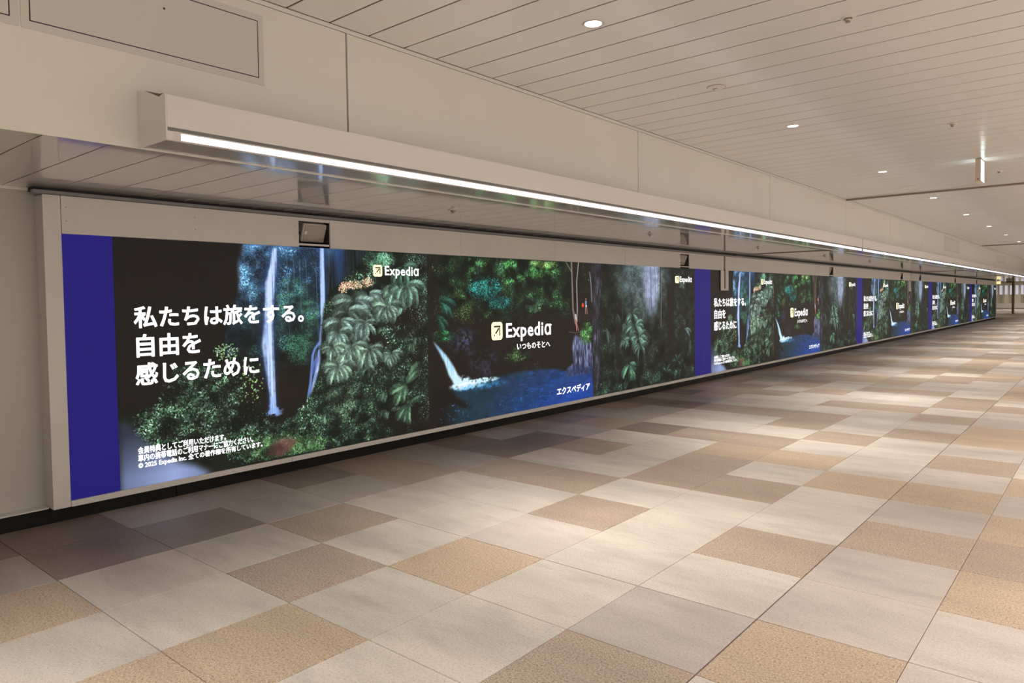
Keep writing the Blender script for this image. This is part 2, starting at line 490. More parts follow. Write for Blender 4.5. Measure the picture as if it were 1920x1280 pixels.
    # right cliff with ferns
    cl = poly([(2.5, 1.95), (2.44, 1.80), (2.22, 1.62), (2.08, 1.52), (2.01, 1.38), (1.985, 1.22), (1.965, 1.0), (1.955, .84), (1.87, .66), (1.78, .55),
               (1.6, .44), (1.45, .36), (1.3, .25), (1.2, .1), (3.235, .1), (3.235, 1.95)], 3)
    lay(cl, C(28, 40, 32) * (0.35 + 0.8 * n_clump[..., None]))
    dk = np.clip(ell(2.95, 1.3, 0.3, 0.24) + ell(2.55, 1.06, .2, .1) + ell(3.0, .3, .5, .22) + ell(3.12, 0.8, .2, .3) * .6, 0, 1)
    lay(cl * dk * .9, C(27, 23, 19))
    pal_g = [(92, 128, 104), (70, 106, 84), (116, 150, 122), (58, 90, 72), (104, 136, 96)]
    scatter(6500, cl * (1 - .85 * dk), pal_g, 3, 9, n_clump, .42, dark=.12)
    scatter(2500, cl * np.clip((.75 - ZZ) / .2, 0, 1) * (UU < 2.6), [(84, 124, 92), (64, 100, 70), (110, 144, 104), (52, 84, 60)], 3, 6, n_mid, dark=.35)
    scatter(900, cl * np.clip((UU - 2.9) * 4, 0, 1), [(150, 178, 160), (110, 140, 124)], 3, 5, n_mid, dark=.3)
    for _ in range(26):
        fern(rs.uniform(2.0, 3.1), rs.uniform(.3, 1.2), rs.uniform(.07, .12), (104, 140, 112), (rs.uniform(150, 260), rs.uniform(-80, 40), rs.uniform(180, 230)), 70, .8, .24)
    m = np.clip(ell(2.2, .62, .2, .28), 0, 1)
    scatter(1300, m, [(118, 150, 120), (96, 130, 104), (138, 166, 132)], 3, 7, n_mid, .3, dark=.5, ang=6)
    fg = (150, 186, 174)
    for (u, z, L) in ((2.66, 1.44, .2), (2.50, 1.50, .22), (2.42, 1.36, .22), (2.34, 1.44, .24), (2.26, 1.34, .25), (2.3, 1.24, .2), (2.18, 1.26, .22), (2.16, 1.16, .17), (2.45, 1.23, .17)):
        broad(u, z, L, fg, (178, 196, 212, 232, 255, 280, 165, 20, 340, 310))
    for (u, z, L) in ((2.86, 1.565, .27), (2.97, 1.585, .25)):
        broad(u, z, L, (132, 176, 152), (185, 205, 225, 250, 170, 325, 350, 15, 290, 305))
    for (u, z, L) in ((2.73, 1.385, .2), (2.27, 1.0, .21), (2.5, .985, .2), (2.16, .86, .19), (2.32, 1.03, .16), (2.76, .93, .13), (2.1, 1.03, .13)):
        fern(u, z, L, (150, 186, 162), (172, 192, 214, 236, 25, 150, 345, 262, 320), 70)
    fern(2.95, .62, .24, (104, 146, 112), (215, 238, 190, 65, 45), 30)
    fern(2.98, .42, .2, (96, 138, 108), (200, 225, 250, 30), 40)
    fern(2.93, 1.76, .2, (92, 136, 112), (200, 230, 340, 20, 300), 60)
    m = ell(2.33, 1.585, 0.15, 0.045) + ell(2.5, 1.61, .07, .05) + ell(2.22, 1.56, .06, .05)
    scatter(420, m, [(226, 176, 150), (238, 196, 168), (210, 150, 126), (230, 190, 140)], 3, 6, n_mid * 0 + .7, .7, dark=.7)
    scatter(900, ell(2.62, 1.83, .22, .1) * cl, [(84, 136, 108), (70, 120, 90), (110, 156, 130)], 3, 7, n_clump, dark=.4)
    # cave silhouette (left) and its pale lower lip
    cave = poly([(0.31, 2.0), (1.29, 2.0), (1.262, 1.85), (1.225, 1.74), (1.232, 1.62), (1.225, 1.52), (1.185, 1.43), (1.13, 1.28), (1.06, 1.10), (.9, .97),
                 (.74, .9), (.55, .72), (.4, .6), (.31, .56)], 5)
    lay(cave, C(25, 22, 20))
    m = np.clip(1 - np.abs(UU - 1.228) / 0.02, 0, 1) * np.clip(1 - np.abs(ZZ - 1.66) / .14, 0, 1)
    lay(m * .35, C(120, 100, 110))
    base = poly([(.31, .66), (.8, .72), (1.35, .4), (1.6, .1), (.31, .1)], 8)
    lay(base * (UU > .31), C(26, 30, 24) * (0.6 + .6 * n_mid[..., None]))
    bush = np.clip(ell(.92, .72, .36, .24) + ell(.6, .56, .22, .17) + ell(1.08, .5, .4, .2) + ell(.85, .9, .2, .1) + ell(1.35, .32, .3, .2), 0, 1)
    lay(bush * .8, C(22, 30, 22))
    scatter(5200, bush, [(78, 116, 86), (98, 138, 106), (60, 98, 66), (126, 162, 136), (48, 82, 54)], 3, 8, n_clump, .5, dark=.12)
    scatter(650, bush, [(160, 194, 182), (146, 184, 158)], 3, 7, n_clump, .5, dark=.4)
    scatter(60, ell(1.3, .82, .12, .22), [(120, 160, 110), (150, 180, 150), (110, 150, 70)], 5, 10, n_mid * 0 + .7, .5, dark=.7)
    scatter(80, ell(1.1, 1.06, .12, .08), [(120, 170, 100), (150, 180, 150)], 5, 9, n_mid * 0 + .7, .45, dark=.6)
    scatter(1400, ell(1.5, .25, .35, .13) + ell(1.85, .2, .2, .13), [(80, 120, 70), (64, 100, 60), (110, 150, 100)], 4, 9, n_mid, .5, dark=.4)
    m = poly([(1.42, .2), (1.5, .29), (1.62, .31), (1.72, .27), (1.66, .2), (1.55, .155)], 4)
    lay(m * .8, C(100, 62, 60) * (.6 + .7 * n_mid[..., None]))
    m = poly([(.31, .63), (.38, .60), (.46, .49), (.58, .37), (.72, .27), (.84, .22), (1.02, .1), (.31, .1)], 7)
    gl = np.clip(1.12 - (ZZ - .14) / .55, 0.42, 1)[..., None] * (0.68 + .32 * np.clip(1 - np.abs(UU - .68) / .4, 0, 1))[..., None]
    lay(m * (UU > .31), C(148, 166, 214) * gl)

    # ================= picture 2: jungle pool
    p2 = ((UU >= 3.235) & (UU < 6.2)).astype(np.float32)
    lay(p2, C(29, 25, 23))
    fol = p2 * np.clip((ZZ - 1.18 - .12 * (n_big - .5) * 4) / .22, 0, 1) * np.clip((UU - 3.28) / .25, .12, 1) * (1 - .85 * np.clip((UU - 5.5) / .3, 0, 1))
    lay(fol * .8, C(24, 40, 26) * (.4 + n_clump[..., None]))
    scatter(7000, fol, [(52, 104, 60), (40, 82, 46), (74, 124, 62), (60, 100, 50), (36, 92, 70)], 3, 7, n_clump, dark=.12)
    scatter(1500, np.clip(ell(4.1, 1.56, .32, .15) + ell(4.35, 1.40, .25, .08), 0, 1), [(44, 150, 140), (60, 172, 172), (50, 126, 140), (36, 118, 96)], 4, 9, n_mid, .36, dark=.6)
    scatter(2200, np.clip(ell(4.55, 1.75, .3, .15) + ell(5.1, 1.76, .32, .14) * 1.2 + ell(3.95, 1.8, .2, .1) * .7, 0, 1), [(70, 160, 84), (96, 176, 90), (60, 150, 110), (120, 180, 90)], 4, 9, n_clump, .4, dark=.2)
    scatter(900, np.clip(ell(5.15, 1.86, .3, .06), 0, 1), [(150, 200, 110), (180, 214, 140), (120, 190, 100)], 3, 8, n_mid, .4, dark=.5)
    scatter(500, ell(4.95, 1.4, .2, .14), [(90, 130, 96), (64, 120, 84)], 5, 9, n_clump, .5, dark=.2)
    scatter(500, ell(3.75, 1.3, .22, .3), [(110, 130, 60), (84, 110, 56)], 3, 7, n_clump, .4, dark=.2)
    for u in (3.98, 4.3, 4.37):
        stroke([(u, 1.92), (u + .01, 1.72)], .02, .02, (70, 80, 96), 2, .6)
    fern(3.4, 1.45, .25, (44, 96, 82), (330, 310, 350), 30)
    fern(3.35, 1.28, .22, (40, 90, 70), (330, 310), 30)
    scatter(260, ell(3.46, 1.07, .18, .07), [(50, 140, 70), (40, 120, 80)], 4, 9, n_mid, .4, dark=.5)
    # wet rocks by the cascade
    rk = np.clip(ell(3.75, 1.0, .28, .17) + ell(4.05, .75, .3, .2) * .7, 0, 1) * p2
    lay(rk * .75 * np.clip((n_fine - .35) * 3, 0, 1), C(76, 80, 116) * (.3 + .9 * n_clump[..., None]))
    lay(ell(4.0, .95, .13, .09) * .85, C(27, 24, 22))
    scatter(500, ell(4.66, .8, .26, .12), [(56, 90, 50), (80, 120, 70)], 3, 7, n_clump, .5, dark=.15)
    scatter(120, ell(4.9, .62, .26, .1), [(170, 130, 80), (140, 130, 110)], 2, 3, n_mid, .8, dark=.4)
    # pool
    pool = poly([(3.55, .5), (3.85, .52), (4.3, .575), (4.75, .60), (5.3, .585), (5.7, .50), (6.2, .48), (6.2, .1), (3.35, .1), (3.4, .3)], 5)
    pg = grad((26, 52, 92), (22, 58, 140), .6, .12)
    s = np.clip((UU - 4.0) / 1.6, 0, 1)[..., None]
    pc = (C(28, 52, 66) * (1 - s) + pg * s * 1.12) * (.8 + .4 * n_mid[..., None])
    lay(pool * np.clip((UU - 3.42) / .3, 0, 1), pc)
    rip = noise(30, 5, 2)
    lay(pool * np.clip((rip - .62) * 5, 0, 1) * np.clip((UU - 4.1) / .8, 0, 1) * .5, C(40, 96, 200))
    m = poly([(3.3, .55), (3.52, .5), (3.62, .42), (3.76, .36), (3.83, .27), (3.7, .3), (3.55, .36), (3.3, .35)], 5)
    lay(m * .95, C(24, 21, 19))
    scatter(150, pool * (UU > 4.3) * (ZZ < .3) * (ZZ > .15), [(96, 170, 240), (70, 140, 230)], 3, 8, n_mid * 0 + .6, .22, dark=.6, ang=0)
    scatter(40, pool * (UU < 3.8) * (ZZ < .35), [(60, 130, 190), (40, 90, 150)], 6, 14, n_mid * 0 + .6, .16, dark=.6, ang=0)
    # cascade and its foam
    c1 = poly([(3.30, 1.03), (3.42, .93), (3.50, .86), (3.585, .76), (3.65, .66), (3.72, .585), (3.85, .53), (3.62, .53), (3.52, .66), (3.46, .8), (3.40, .89)], 3)
    s = np.clip(.2 + .7 * n_vert + .5 * np.clip((.95 - ZZ) / .4, 0, 1), 0, 1)[..., None]
    lay(c1, (C(84, 170, 232) * (1 - s) + C(212, 244, 255) * s))
    fo = np.clip((ell(3.82, .53, .32, .055) + ell(4.05, .558, .28, .036) + ell(3.72, .56, .16, .09)) * (n_fine * 2.4 - .35), 0, 1)
    lay(fo, C(206, 242, 255))
    lay(np.clip(ell(3.79, .535, .2, .035) * (.6 + n_fine), 0, 1), C(244, 253, 255))
    lay(np.clip(ell(4.0, .5, .5, .05) * (n_fine - .25) * 1.2, 0, 1), C(70, 170, 240))
    # slim pale trunks, two walkers, rock with falling water
    stroke([(5.72, 1.92), (5.735, 1.6), (5.745, 1.3), (5.80, 1.12)], .03, .035, (136, 118, 112), 1.5, .9)
    stroke([(5.88, 1.92), (5.83, 1.65), (5.84, 1.3), (5.83, 1.15)], .022, .03, (158, 146, 136), 1.5, .9)
    stroke([(5.60, 1.9), (5.72, 1.78)], .01, .016, (150, 140, 130), 1, .8)
    stroke([(6.13, 1.78), (6.16, 1.6), (6.165, 1.4)], .02, .02, (150, 156, 160), 1.5, .8)
    lay(ell(6.0, 1.2, .2, .12) * (.4 + .6 * n_fine), C(40, 36, 34))
    lay(ell(6.035, 1.385, .026, .042), C(130, 146, 190)); lay(ell(6.035, 1.432, .014, .014), C(196, 150, 130))
    lay(ell(6.04, 1.34, .024, .022), C(206, 216, 226)); lay(ell(5.965, 1.352, .032, .036), C(236, 74, 30))
    stroke([(6.025, 1.32), (6.022, 1.24)], .014, .012, (190, 130, 120), 1, .9)
    stroke([(6.05, 1.32), (6.065, 1.24)], .014, .012, (190, 130, 120), 1, .9)
    stroke([(5.80, 1.23), (5.815, 1.16)], .03, .03, (216, 216, 222), 1, .9)
    stroke([(5.815, 1.16), (5.82, 1.03)], .026, .016, (220, 110, 110), 1, .9)
    stroke([(5.82, 1.12), (5.86, 1.03)], .014, .01, (210, 150, 140), 1, .9)
    stroke([(5.65, 1.02), (5.80, 1.0), (6.0, 1.03)], .012, .01, (96, 84, 78), 1, .9)
    rock = poly([(5.72, .85), (5.78, .98), (5.95, .92), (6.15, .86), (6.2, .8), (6.2, .47), (5.6, .46), (5.6, .55), (5.74, .62)], 4)
    rt = np.clip(.15 + 1.5 * (noise(6, 26, 2) - .3), 0, 1)[..., None]
    lay(rock, C(34, 36, 54) * (1 - rt) + C(148, 160, 206) * rt)
    lay(rock * np.clip((.62 - ZZ) / .1, 0, 1) * .75, C(36, 50, 84) * (.5 + n_fine[..., None]))
    scatter(850, ell(6.04, .98, .17, .16) * p2, [(84, 142, 62), (110, 164, 84), (60, 120, 60), (76, 140, 100)], 4, 9, n_clump, .42, dark=.3)

    # ================= picture 3: misty forest
    p3 = ((UU >= 6.2) & (UU < 9.17)).astype(np.float32)
    lay(p3, C(30, 36, 32) * (.4 + .9 * n_clump[..., None]))
    mist = np.clip(ell(7.55, 1.75, .85, .75), 0, 1) * p3
    lay(mist * .8, C(96, 116, 124) * (.45 + .8 * n_mid[..., None]))
    lay(np.clip(ell(7.75, 1.75, .33, .62), 0, 1) * p3 * .95, C(172, 184, 220) * (.72 + .4 * n_mid[..., None]))
    lay(np.clip(ell(7.2, 1.72, .35, .3), 0, 1) * p3 * .5, C(130, 150, 160) * (.6 + .5 * n_mid[..., None]))
    for u, z0, c, w in ((6.95, 1.15, (70, 82, 78), .02), (7.35, 1.2, (96, 100, 96), .016), (7.5, 1.15, (90, 96, 96), .014), (7.72, 1.25, (70, 78, 80), .018),
                        (7.62, 1.1, (110, 112, 108), .012), (7.85, 1.3, (80, 90, 92), .012), (7.12, 1.2, (84, 96, 92), .012)):
        stroke([(u, 1.95), (u + rs.uniform(-.03, .03), z0)], w, w, c, 2, .75)
    scatter(1500, mist * (ZZ > 1.1) * (np.abs(UU - 7.75) > .16), [(96, 124, 116), (76, 104, 92), (120, 140, 120), (136, 140, 90)], 3, 7, n_clump, .4, dark=.4, k=.7)
    scatter(2600, np.clip(mist * (ZZ > 1.0) * (np.clip((np.abs(UU - 7.72) - .2) * 3, 0, 1)), 0, 1), [(44, 60, 54), (34, 46, 42), (60, 78, 70), (78, 100, 84)], 4, 10, n_clump, .32, dark=.45, ang=4, k=.75)
    dk = p3 * np.clip((1.25 - ZZ) / .3 + (UU > 8.0) + (UU < 6.85), 0, 1)
    scatter(9000, dk, [(58, 90, 74), (44, 72, 58), (76, 108, 90), (40, 62, 52), (60, 84, 56), (96, 116, 104)], 3, 7, n_clump, .4, dark=.15)
    stroke([(8.03, 1.95), (8.02, .95)], .035, .04, (40, 38, 36), 2, .9)
    stroke([(8.045, 1.85), (8.035, 1.0)], .012, .012, (150, 142, 136), 1, .8)
    stroke([(8.33, 1.55), (8.35, .45)], .2, .22, (27, 24, 23), 8, .85)
    stroke([(6.78, 1.3), (6.8, .5)], .09, .1, (28, 27, 25), 5, .85)
    m = poly([(6.18, 1.95), (6.38, 1.95), (6.42, 1.7), (6.34, 1.3), (6.36, 1.0), (6.34, .5), (6.3, .1), (6.18, .1)], 4)
    bt = np.clip(1.6 * (noise(7, 40, 3) - .33), 0, 1)[..., None]
    lay(m * .95, C(30, 29, 34) * (1 - bt) + C(112, 108, 134) * bt * (.4 + .9 * n_clump[..., None]))
    for (u, z, L) in ((7.2, 1.2, .2), (7.05, 1.06, .17), (7.28, 1.02, .3), (7.12, .88, .22), (7.35, .86, .26), (6.98, .84, .15), (7.42, .74, .2)):
        fern(u, z, L, (112, 152, 134), (160, 185, 20, 345, 40, 215, 330), 75, .85, .17)
    fern(7.1, .5, .25, (96, 150, 118), (320, 345, 5, 300, 285, 200), 40, .9, .26)
    fern(6.5, 1.04, .26, (104, 128, 122), (318, 302), 25, .8, .12); fern(6.78, 1.22, .18, (90, 120, 104), (300, 250, 330), 40, .7, .14)
    fern(8.8, .93, .34, (132, 164, 160), (8, 350), 55, .85, .1); fern(8.2, .28, .2, (92, 140, 122), (110, 70, 30), 60, .85, .16)
    fern(8.55, .44, .18, (84, 130, 114), (95, 60, 335, 160), 60, .85, .16); fern(8.98, .8, .34, (74, 100, 88), (268, 285), 15, .7, .12)
    scatter(1200, p3 * np.clip((.4 - ZZ) / .2, 0, 1), [(60, 110, 88), (48, 92, 74), (84, 130, 104)], 4, 9, n_clump, .4, dark=.2)
    scatter(350, ell(8.75, 1.72, .3, .16) * p3, [(84, 124, 96), (110, 144, 122), (140, 170, 160)], 3, 6, n_clump, .5, dark=.3)

    # ================= plain blue bar on the left
    lay((UU < .31).astype(np.float32), C(27, 21, 112))
    # LED cabinet seams, barely lighter
    img[:, ::150] *= 1.04; img[::132, :] *= 1.04
    return np.clip(img, 0, 1)

# ================================================================ STRUCTURE
def struct(o, label):
    return tag(o, label, None, None, 'structure')

# ---- floor: dark bed with granite tiles
TS = 0.6
TX0 = 6.82 * TS                       # line 0 across the passage
fl = MB(); fl.box(-8.0, ROOM_Y0, -0.06, ROOM_X1, ROOM_Y1, -0.006)
floor = struct(fl.build('floor', M['grout']), 'granite tiled passage floor in checkered cream and brown')
NEAR = {}
def row(c, t0, s):
    for i, ch in enumerate(s):
        if ch != '.': NEAR[(c, t0 + i)] = ch
#        first row index, then one letter per tile going away from the camera
row(-7, -5, 'DDDGGDBGDGBDGBDGD')  # D and G along the wall hold the soffit's shade in tile colour
row(-6, -5, 'LGDDGGBGDDGBGGDGB')  # second column, also darkened by tile choice for the soffit's shade
row(-5, -5, 'LTLLBLLBLBLDLLBLLBL')
row(-4, -5, 'BLLBLLLBLLLBLLBLLLBL')
row(-3, -5, 'LTTLTPBLBBTBLBBLBLLB')
row(-2, -5, 'TLLLLLLLBLTLBLLLBLLB')
row(-1, -5, 'LTBBGLBLLTLLLBLBLBBL')
row(0, -5, 'LBTLTPPBPTPBLTTPPBLT')
row(1, -5, 'PTLLPPTBTPTLPBLTPLBT')
row(2, -3, 'TPLBPTPLBTPLTB')
rt = random.Random(11)
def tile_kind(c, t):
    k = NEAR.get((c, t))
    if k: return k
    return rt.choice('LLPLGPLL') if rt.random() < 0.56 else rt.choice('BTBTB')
def tile_mesh(w, d, k, cache={}):
    key = (round(w, 4), round(d, 4), k)
    if key not in cache:
        b = MB(); e = 0.0016
        x, y = w / 2, d / 2
        lo = [(-x, -y, -0.006), (x, -y, -0.006), (x, y, -0.006), (-x, y, -0.006)]
        mi = [(-x, -y, -e), (x, -y, -e), (x, y, -e), (-x, y, -e)]
        hi = [(-x + e, -y + e, 0), (x - e, -y + e, 0), (x - e, y - e, 0), (-x + e, y - e, 0)]
        for i in range(4):
            j = (i + 1) % 4
            b.quad(lo[i], lo[j], mi[j], mi[i]); b.quad(mi[i], mi[j], hi[j], hi[i])
        b.quad(*hi)
        cache[key] = b.mesh('tile', TILE[k])
    return cache[key]
def project(p):
    d = Vector(p) - CAM
    z = d.dot(_f)
    if z < 0.2: return None
    return 966.04 + 1341.21 * d.dot(_r) / z, 611.66 - 1341.21 * d.dot(_u) / z
tiles = []
for c in range(-21, 14):
    x0, x1 = TX0 + c * TS, TX0 + (c + 1) * TS
    if x1 > ROOM_X1: continue
    x0 += 0.0035 if c == 0 else 0.0014
    x1 -= 0.0035 if c == -1 else 0.0014
    for t in range(-11, 131):
        y0, y1 = t * TS, (t + 1) * TS
        if y1 < 46.5 and x1 < 0: continue
        a0 = x0
        if y1 < 46.5: a0 = max(x0, -0.05)
        y0 += 0.0024 if t == 0 else 0.0014
        y1 -= 0.0024 if t == -1 else 0.0014
        if y1 > ROOM_Y1 or y0 < ROOM_Y0: continue
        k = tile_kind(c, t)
        q = [project(p) for p in ((a0, y0, 0), (x1, y0, 0), (x1, y1, 0), (a0, y1, 0))]
        area = 0.0
        if all(q):
            area = abs(sum(q[i][0] * q[(i + 1) % 4][1] - q[(i + 1) % 4][0] * q[i][1] for i in range(4))) / 2
            xs, ys = [p[0] for p in q], [p[1] for p in q]
            if max(xs) < 0 or min(xs) > 1920 or max(ys) < 0 or min(ys) > 1280: area = 0.0
        tiles.append((area, a0, x1, y0, y1, k))
tiles.sort(key=lambda s: -s[0])
rest = MB()
for i, (area, x0, x1, y0, y1, k) in enumerate(tiles):
    if i < 300 and area > 0:
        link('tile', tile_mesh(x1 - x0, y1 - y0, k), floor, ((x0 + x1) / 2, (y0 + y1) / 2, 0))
    else:
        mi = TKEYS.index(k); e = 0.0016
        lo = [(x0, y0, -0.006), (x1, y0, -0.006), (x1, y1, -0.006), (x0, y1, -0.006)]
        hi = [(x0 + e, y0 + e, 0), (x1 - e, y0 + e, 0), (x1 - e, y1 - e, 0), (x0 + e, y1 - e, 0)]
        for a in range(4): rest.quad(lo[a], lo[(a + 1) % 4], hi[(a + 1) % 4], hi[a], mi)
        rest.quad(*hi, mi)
tag(rest.build('tile_field', [TILE[k] for k in TKEYS], floor), None, None, None, 'stuff')

# ---- ceiling of long metal panels laid across the passage
cl = MB(); cl.box(DROP_X - 0.03, ROOM_Y0, CEIL_Z + 0.022, ROOM_X1, ROOM_Y1, CEIL_Z + 0.09)
ceiling = struct(cl.build('ceiling', M['joint']), 'white ceiling of long metal panels laid across the passage')
def strip_mesh(x0, x1, w, depth, m, name, cache={}):
    key = (x0, x1, round(w, 4), name)
    if key not in cache:
        b = MB(); y = w / 2; e = 0.002 if 'ceiling' in name else 0.0012
        # shallow pan with rolled edges, underside at z = 0
        prof = [(-y, depth), (-y, e), (-y + e, 0), (y - e, 0), (y, e), (y, depth)]
        n = len(prof)
        for i in range(n - 1):
            (a, z0), (c, z1) = prof[i], prof[i + 1]
            b.quad((x0, a, z0), (x1, a, z0), (x1, c, z1), (x0, c, z1), 1 if i in (0, n - 2) else 0)
        b.poly([(x0, a, z) for a, z in prof]); b.poly([(x1, a, z) for a, z in reversed(prof)])
        cache[key] = b.mesh(name, [m, M['joint']])
    return cache[key]
def lay_strips(name, parent, x0, x1, z, phase, pitch, gap, y_lo, y_hi, m, breaks):
    n0 = math.ceil((y_lo - phase) / pitch)
    k = n0
    rest = MB()
    while phase + (k + 1) * pitch < y_hi:
        a, b = phase + k * pitch, phase + (k + 1) * pitch
        segs = [(a, b)]
        for br in breaks:
            if a < br < b:
                segs = [(a, br - 0.025), (br + 0.025, b)]
        for s0, s1 in segs:
            w = s1 - s0 - gap
            if w < 0.03: continue
            y = (s0 + s1) / 2
            if y < 46:
                link(name, strip_mesh(x0, x1, w, 0.022, m, name), parent, (0, y, z))
            else:
                rest.box(x0, y - w / 2, z, x1, y + w / 2, z + 0.022)
        k += 1
    tag(rest.build(name + 's_far', m, parent), None, None, None, 'stuff')
lay_strips('ceiling_panel', ceiling, DROP_X + 0.004, ROOM_X1 - 0.02, CEIL_Z, 0.175, 0.2945, 0.0125, ROOM_Y0, ROOM_Y1, M['panel'], (10.36, 26.62))

for i, y in enumerate((10.36, 26.62)):
    t = MB(); t.box(DROP_X + 0.002, y - 0.022, CEIL_Z - 0.026, ROOM_X1, y + 0.022, CEIL_Z + 0.02)
    struct(t.build('trim_%d' % (20 + i), M['joint_bar'], bevel=0.002), 'brown-grey joint bar across the ceiling, ' + ('nearer one' if i == 0 else 'farther one'))
for i, y in enumerate((9.60, 24.30, 33.4)):
    t = MB(); t.box(WALL_X + 0.02, y - 0.016, SOFF_Z - 0.010, DROP_X - 0.03, y + 0.016, SOFF_Z + 0.02)
    struct(t.build('trim_%d' % (30 + i), M['joint_bar'], bevel=0.002), 'thin joint bar across the soffit, ' + ('nearest', 'middle', 'farthest')[i])

# ---- dropped bulkhead: face (upper wall) and underside (soffit)
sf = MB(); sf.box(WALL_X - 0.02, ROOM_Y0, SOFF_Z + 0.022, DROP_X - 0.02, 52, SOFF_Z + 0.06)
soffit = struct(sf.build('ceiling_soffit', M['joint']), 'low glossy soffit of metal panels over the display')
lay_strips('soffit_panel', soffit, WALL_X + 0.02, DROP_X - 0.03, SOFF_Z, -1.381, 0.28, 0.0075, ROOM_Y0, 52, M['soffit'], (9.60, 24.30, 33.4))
uw = MB(); uw.box(DROP_X - 0.06, ROOM_Y0, SOFF_Z + 0.02, DROP_X - 0.022, ROOM_Y1, CEIL_Z + 0.05)
upper = struct(uw.build('wall_upper', M['joint']), 'white panelled bulkhead wall above the light bar')
edges = [ROOM_Y0, -3.80, -0.295, 3.22, 6.745, 10.33, 13.51, 16.70, 19.9, 23.2, 26.62, 30.1, 33.6, 37.1, 40.6, 44.1, 47.6, 51.1, 55, 59, 63, 67, 71, 75, ROOM_Y1]
for a, b in zip(edges[:-1], edges[1:]):
    g = 0.0065 if b < 4 or a < 3 else 0.004
    p = MB(); p.box(DROP_X - 0.022, a + g, SOFF_Z - 0.006, DROP_X, b - g, 3.086)
    p.build('wall_panel', M['wall'], upper, bevel=0.002)
t = MB(); t.box(DROP_X - 0.022, ROOM_Y0, 3.089, DROP_X + 0.001, ROOM_Y1, CEIL_Z - 0.003)
struct(t.build('trim_1', M['wall']), 'thin white trim between bulkhead wall and ceiling')
t = MB(); t.prism([(DROP_X - 0.03, SOFF_Z - 0.003), (DROP_X - 0.03, SOFF_Z + 0.015), (DROP_X + 0.004, SOFF_Z + 0.015), (DROP_X + 0.004, SOFF_Z - 0.010), (DROP_X - 0.004, SOFF_Z - 0.010)], ROOM_Y0, 52)
struct(t.build('trim_2', M['wall']), 'white lip along the lower edge of the bulkhead')

# ---- lower wall, its base and the trim under the soffit
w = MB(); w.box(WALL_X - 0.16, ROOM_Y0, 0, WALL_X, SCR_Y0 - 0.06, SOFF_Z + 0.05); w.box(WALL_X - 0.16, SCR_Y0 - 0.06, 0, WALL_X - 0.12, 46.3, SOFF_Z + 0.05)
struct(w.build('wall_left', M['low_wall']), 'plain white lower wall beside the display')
w = MB(); w.box(WALL_X, ROOM_Y0, 2.180, WALL_X + 0.012, -1.49, SOFF_Z)
struct(w.build('trim_3', M['wall']), 'thin white angle between lower wall and soffit')
w = MB(); w.box(WALL_X, ROOM_Y0, 0.098, -0.052, -1.49, 0.106)
struct(w.build('trim_4', M['frame']), 'pale ledge on top of the black baseboard')
bb = empty('baseboard_left'); struct(bb, 'black baseboard under the display wall')
y = ROOM_Y0
ys = [ROOM_Y0, -3.9, -0.66, 2.58, 5.82, 9.06, 12.3, 15.54, 18.78, 22.02, 25.26, 28.5, 31.74, 34.98, 38.22, 41.46, 46.0]
for a, b in zip(ys[:-1], ys[1:]):
    p = MB(); p.box(WALL_X, a + 0.002, -0.005, -0.05, b - 0.002, 0.096)
    p.build('baseboard_board', M['black_base'], bb, bevel=0.002)
# grey rail in the shadow gap above the display surround
w = MB()
w.prism([(-0.05, 2.150), (0.006, 2.150), (0.010, 2.156), (0.010, 2.166), (0.004, 2.166), (0.004, 2.176), (-0.05, 2.176)], -1.53, 46.0)
struct(w.build('trim_5', M['rail']), 'grey metal rail in the shadow gap above the display')
w = MB(); w.box(WALL_X, -1.52, 2.174, -0.06, 46.0, SOFF_Z + 0.002)  # solid dark strip painted in for the shade above the rail
struct(w.build('trim_6', M['dark']), 'dark strip standing in for the shadow above the grey rail')

# ---- walls closing the passage (out of view) and the far end
w = MB(); w.box(ROOM_X1, ROOM_Y0, 0, ROOM_X1 + 0.1, ROOM_Y1, CEIL_Z + 0.1)
struct(w.build('wall_right', M['right_wall']), 'white wall on the far side of the passage, outside the view')
w = MB(); w.box(-0.3, ROOM_Y0 - 0.1, 0, ROOM_X1 + 0.1, ROOM_Y0, CEIL_Z + 0.1)
struct(w.build('wall_back', M['low_wall']), 'white wall behind the viewer')
w = MB(); w.box(-8.1, ROOM_Y1, 0, ROOM_X1 + 0.1, ROOM_Y1 + 0.1, CEIL_Z + 0.1)
far = struct(w.build('wall_far', M['far_wall']), 'beige end wall with lit windows far down the passage')
w = MB(); w.box(-8.1, 46.3, 0, -8.0, ROOM_Y1, CEIL_Z + 0.1); w.box(-8.0, 46.2, 0, WALL_X - 0.16, 46.3, CEIL_Z + 0.1)
struct(w.build('wall_side', M['far_wall']), 'walls of the side recess beyond the display')
w = MB(); w.box(-8.0, 46.3, CEIL_Z, DROP_X - 0.06, ROOM_Y1, CEIL_Z + 0.1)
struct(w.build('ceiling_far', M['far_wall']), 'pale ceiling of the side recess beyond the display')

